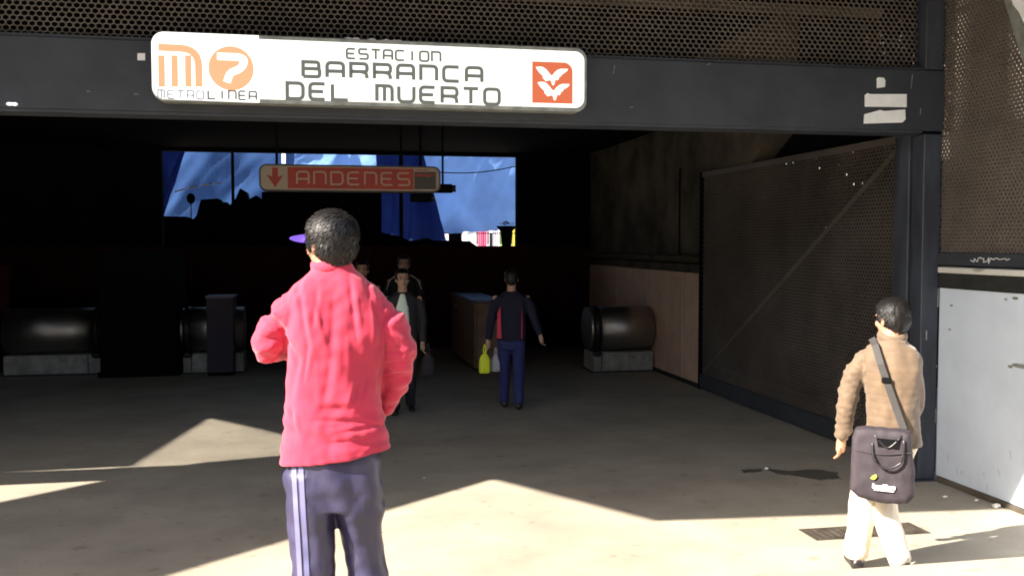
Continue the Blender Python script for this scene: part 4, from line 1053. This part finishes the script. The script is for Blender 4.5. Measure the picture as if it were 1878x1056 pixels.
# strap over the left shoulder, across the back
b = NB()
sp_ = [(1592, 622, -.03), (1598, 632, -.11), (1608, 665, -.143), (1622, 705, -.150), (1636, 745, -.152), (1648, 778, -.16)]
pv = [q2(x, y, yy) - (rot.inverted() @ (Vector(bo.location) - bgc)) for (x, y, yy) in sp_]
vs, fs = [], []
for i, p in enumerate(pv):
    t = (pv[min(i + 1, 5)] - pv[max(i - 1, 0)]).normalized(); s = t.cross(V(0, -1, 0)).normalized() * .020
    vs += [p - s, p + s, p + s + V(0, .004, 0), p - s + V(0, .004, 0)]
for i in range(5):
    for k in range(4): a = i * 4 + k; c = i * 4 + (k + 1) % 4; fs.append((a, c, c + 4, a + 4))
pyd('strap', vs, fs, M['strap'], bo)
b = NB(); p = pv[3].lerp(pv[2], .3); box(b, p.x - .026, p.x + .026, p.y - .010, p.y + .008, p.z - .018, p.z + .018, bev=.004); obj('buckle', b, M['black'], bo)

# ---------------------------------------------------------------- generic people in the hall
def walker(loc, k, height, facing, label, top_m, leg_m, arms, skin='skinb', yaw_head=0, voxel=.011, hairvol=1.0, stride=.12):
    """local frame: x image-right, y away. facing +1 walks away, -1 faces us"""
    o = empty('person', (loc[0], loc[1], .002), -math.atan2(loc[0], loc[1]) + (math.pi if facing < 0 else 0), label=label, cat='person')
    s = height / 1.72
    def v(x, y, z): return Vector((x, y, z)) * s
    b = NB(); Pp, Rm = head_geo(b, v(0, .02, 1.60), yaw_head, s, 0)
    tube(b, [v(0, 0, 1.42), v(0, .01, 1.5), v(0, .01, 1.56)], [.06 * s, .054 * s, .052 * s])
    loft(b, [tuple(v(0, 0, .85)) + (.12, .08), tuple(v(0, 0, 1.1)) + (.11, .08), tuple(v(0, 0, 1.38)) + (.12, .07)])
    for a in arms:
        sh, el, wr, hd = [Vector(p) * s for p in a[:4]]
        tube(b, [sh, el], [.04, .036]); tube(b, [el, wr], [.033, .025]); hand(b, wr, hd, 1 if sh.x > 0 else -1, 1, .8, Vector((0, 1, .2)))
    for sd in (-1, 1): tube(b, [v(sd * .085, 0, .85), v(sd * .09, sd * stride * .5 + .03, .47), v(sd * .09, sd * stride - .02, .09)], [.06, .045, .035])
    fuse('body', b, M[skin], o, .0075, 2)
    face_bits(Pp, s, o, Rm)
    hair_geo('hair', Pp, Rm, 1.0 * s, o, .008, strands=500, seed=int(k), vol=hairvol, length=.035)
    b = NB()
    loft(b, [tuple(v(0, 0, .84)) + (.178, .12), tuple(v(0, 0, .95)) + (.178, .12), tuple(v(0, 0, 1.15)) + (.175, .118), tuple(v(0, 0, 1.3)) + (.192, .115), tuple(v(0, 0, 1.39)) + (.17, .10), tuple(v(0, 0, 1.45)) + (.085, .075)], n=28)
    for a in arms:
        sh, el, wr, hd = [Vector(p) * s for p in a[:4]]
        tube(b, [sh * 1.0 + Vector((-.03 if sh.x > 0 else .03, 0, -.02)), sh.lerp(el, .3), el], [.05, .064, .056]); tube(b, [el, wr - (wr - el).normalized() * .03], [.056, .042])
    jk = fuse('jacket', b, M[top_m], o, voxel, 3, lambda co, n_: .006 * noise.noise(V(co.x * 9, co.y * 9, co.z * 7)) + .003 * noise.noise(V(co.x * 20, co.y * 20, co.z * 24)))
    b = NB(); loft(b, [tuple(v(0, 0, .74)) + (.15, .105), tuple(v(0, 0, .90)) + (.155, .11)], n=24)
    for sd in (-1, 1): tube(b, [v(sd * .085, 0, .84), v(sd * .09, sd * stride * .5 + .03, .47), v(sd * .09, sd * stride - .02, .07)], [.092, .072, .06])
    fuse('trousers', b, M[leg_m], o, voxel, 3, lambda co, n_: .006 * noise.noise(V(co.x * 8, co.y * 8, co.z * 9)))
    for sd in (-1, 1): shoe((sd * .09 * s, (sd * stride - .03) * s, 0), (sd * .1, 1, 0), o, M['shoe'])
    return o, s, jk
# man walking away with bags
lc = atZ(938, 748)
arm_l = [(-.19, 0, 1.38), (-.25, -.02, 1.10), (-.29, .02, .84), (0, .1, -1)]
arm_r = [(.19, 0, 1.38), (.28, -.02, 1.12), (.36, .02, .90), (.2, .1, -1)]
wD, sD, jD = walker(lc, 1, 1.72, 1, 'person walking away in navy jacket with pink side panel, carrying carrier bags', 'navyj', 'jean', [arm_l, arm_r], stride=-.1)
for sd, wd in ((-1, .055), (1, .010)):
    b = NB(); flat(b, [(sd * .122, .88), (sd * .122 + sd * wd, .88), (sd * .122 + sd * wd * .9, 1.18), (sd * .125 + sd * wd * .2, 1.27)], -.124, -.11); obj('side_panel', b, M['pinkp'], wD)
def carrier(px, py0, py1, wpx, m, Yd, label, tall=True):
    p = atY(px, py1, Yd); kk = FPX / (Yd / math.cos(0)) ; hgt = (py1 - py0) / kk; ww = wpx / kk
    o = empty('carrier_bag', p, 0, label=label, cat='bag', group='carrier bags held in the hall')
    b = NB(); loft(b, [(0, 0, 0, ww * .46, .035), (0, 0, hgt * .1, ww * .5, .045), (0, 0, hgt * .45, ww * .48, .05), (0, 0, hgt * .6, ww * .32, .03), (0, 0, hgt * .68, ww * .12, .018)], n=20, pw=3)
    fuse('bag_sack', b, m, o, .009, 2, lambda co, n_: .006 * noise.noise(V(co.x * 25, co.y * 25, co.z * 12)))
    b = NB(); tube(b, [(0, 0, hgt * .64), (ww * .12, 0, hgt * .8), (0, 0, hgt * 1.0)], [.012, .008, .008], n=8); tube(b, [(0, 0, hgt * .64), (-ww * .10, 0, hgt * .8), (0, 0, hgt * 1.0)], [.012, .008, .008], n=8)
    obj('bag_handle', b, m, o, True)
carrier(889, 630, 684, 22, M['yellow'], lc.y - .02, 'lime yellow carrier bag in the left hand of the walking-away person')
carrier(909, 636, 681, 20, M['plastic'], lc.y + .1, 'white carrier bag hanging behind the lime yellow bag')

relaxed = [[(-.19, 0, 1.38), (-.24, -.02, 1.10), (-.24, .04, .84), (0, .15, -1)], [(.19, 0, 1.38), (.24, -.02, 1.10), (.24, .04, .84), (0, .15, -1)]]
def hall_pos(px, k_): 
    d = ray(px, 528); f = FPX / k_; return d * f
pC = hall_pos(738, 152); pA = hall_pos(665, 134); pB = hall_pos(741, 124)
wC, sC, jC = walker(pC, 2, 1.73, -1, 'person facing us in an open dark jacket over a pale mint shirt', 'darkj', 'darkj', relaxed, yaw_head=R(8))
b = NB(); loft(b, [(0, .055, .93, .09, .085), (0, .055, 1.1, .095, .086), (0, .055, 1.28, .088, .082), (0, .05, 1.40, .045, .07), (0, .05, 1.44, .03, .05)], n=20)
fuse('mint_shirt', b, M['mint'], wC, .010, 3)
wA, sA, jA = walker(pA, 3, 1.80, -1, 'person facing us in grey collar, half hidden behind the red shoulder', 'darkj', 'darkj', relaxed, yaw_head=R(-6))
b = NB(); loft(b, [(0, .05, 1.05, .07, .085), (0, .05, 1.28, .085, .08), (0, .045, 1.40, .07, .07), (0, .02, 1.50, .062, .06)], n=20); fuse('shirt', b, M['plaid'], wA, .010, 3)
wB, sB, jB = walker(pB, 4, 1.86, -1, 'tallest person facing us in the hall, dark track jacket with white shoulder piping', 'darkj', 'darkj', relaxed)
for sd in (-1, 1):
    b = NB(); tube(b, [(sd * .085, .055, 1.575), (sd * .15, .075, 1.545), (sd * .21, .065, 1.49), (sd * .255, .045, 1.36)], [.006] * 4, n=6); obj('white_piping', b, M['bwhite'], wB, True)
p_ = hall_pos(785, 152)
carrier(785, 628, 690, 26, M['bag'], p_.y, 'dark plastic carrier bag held low beside the mint-shirted person')
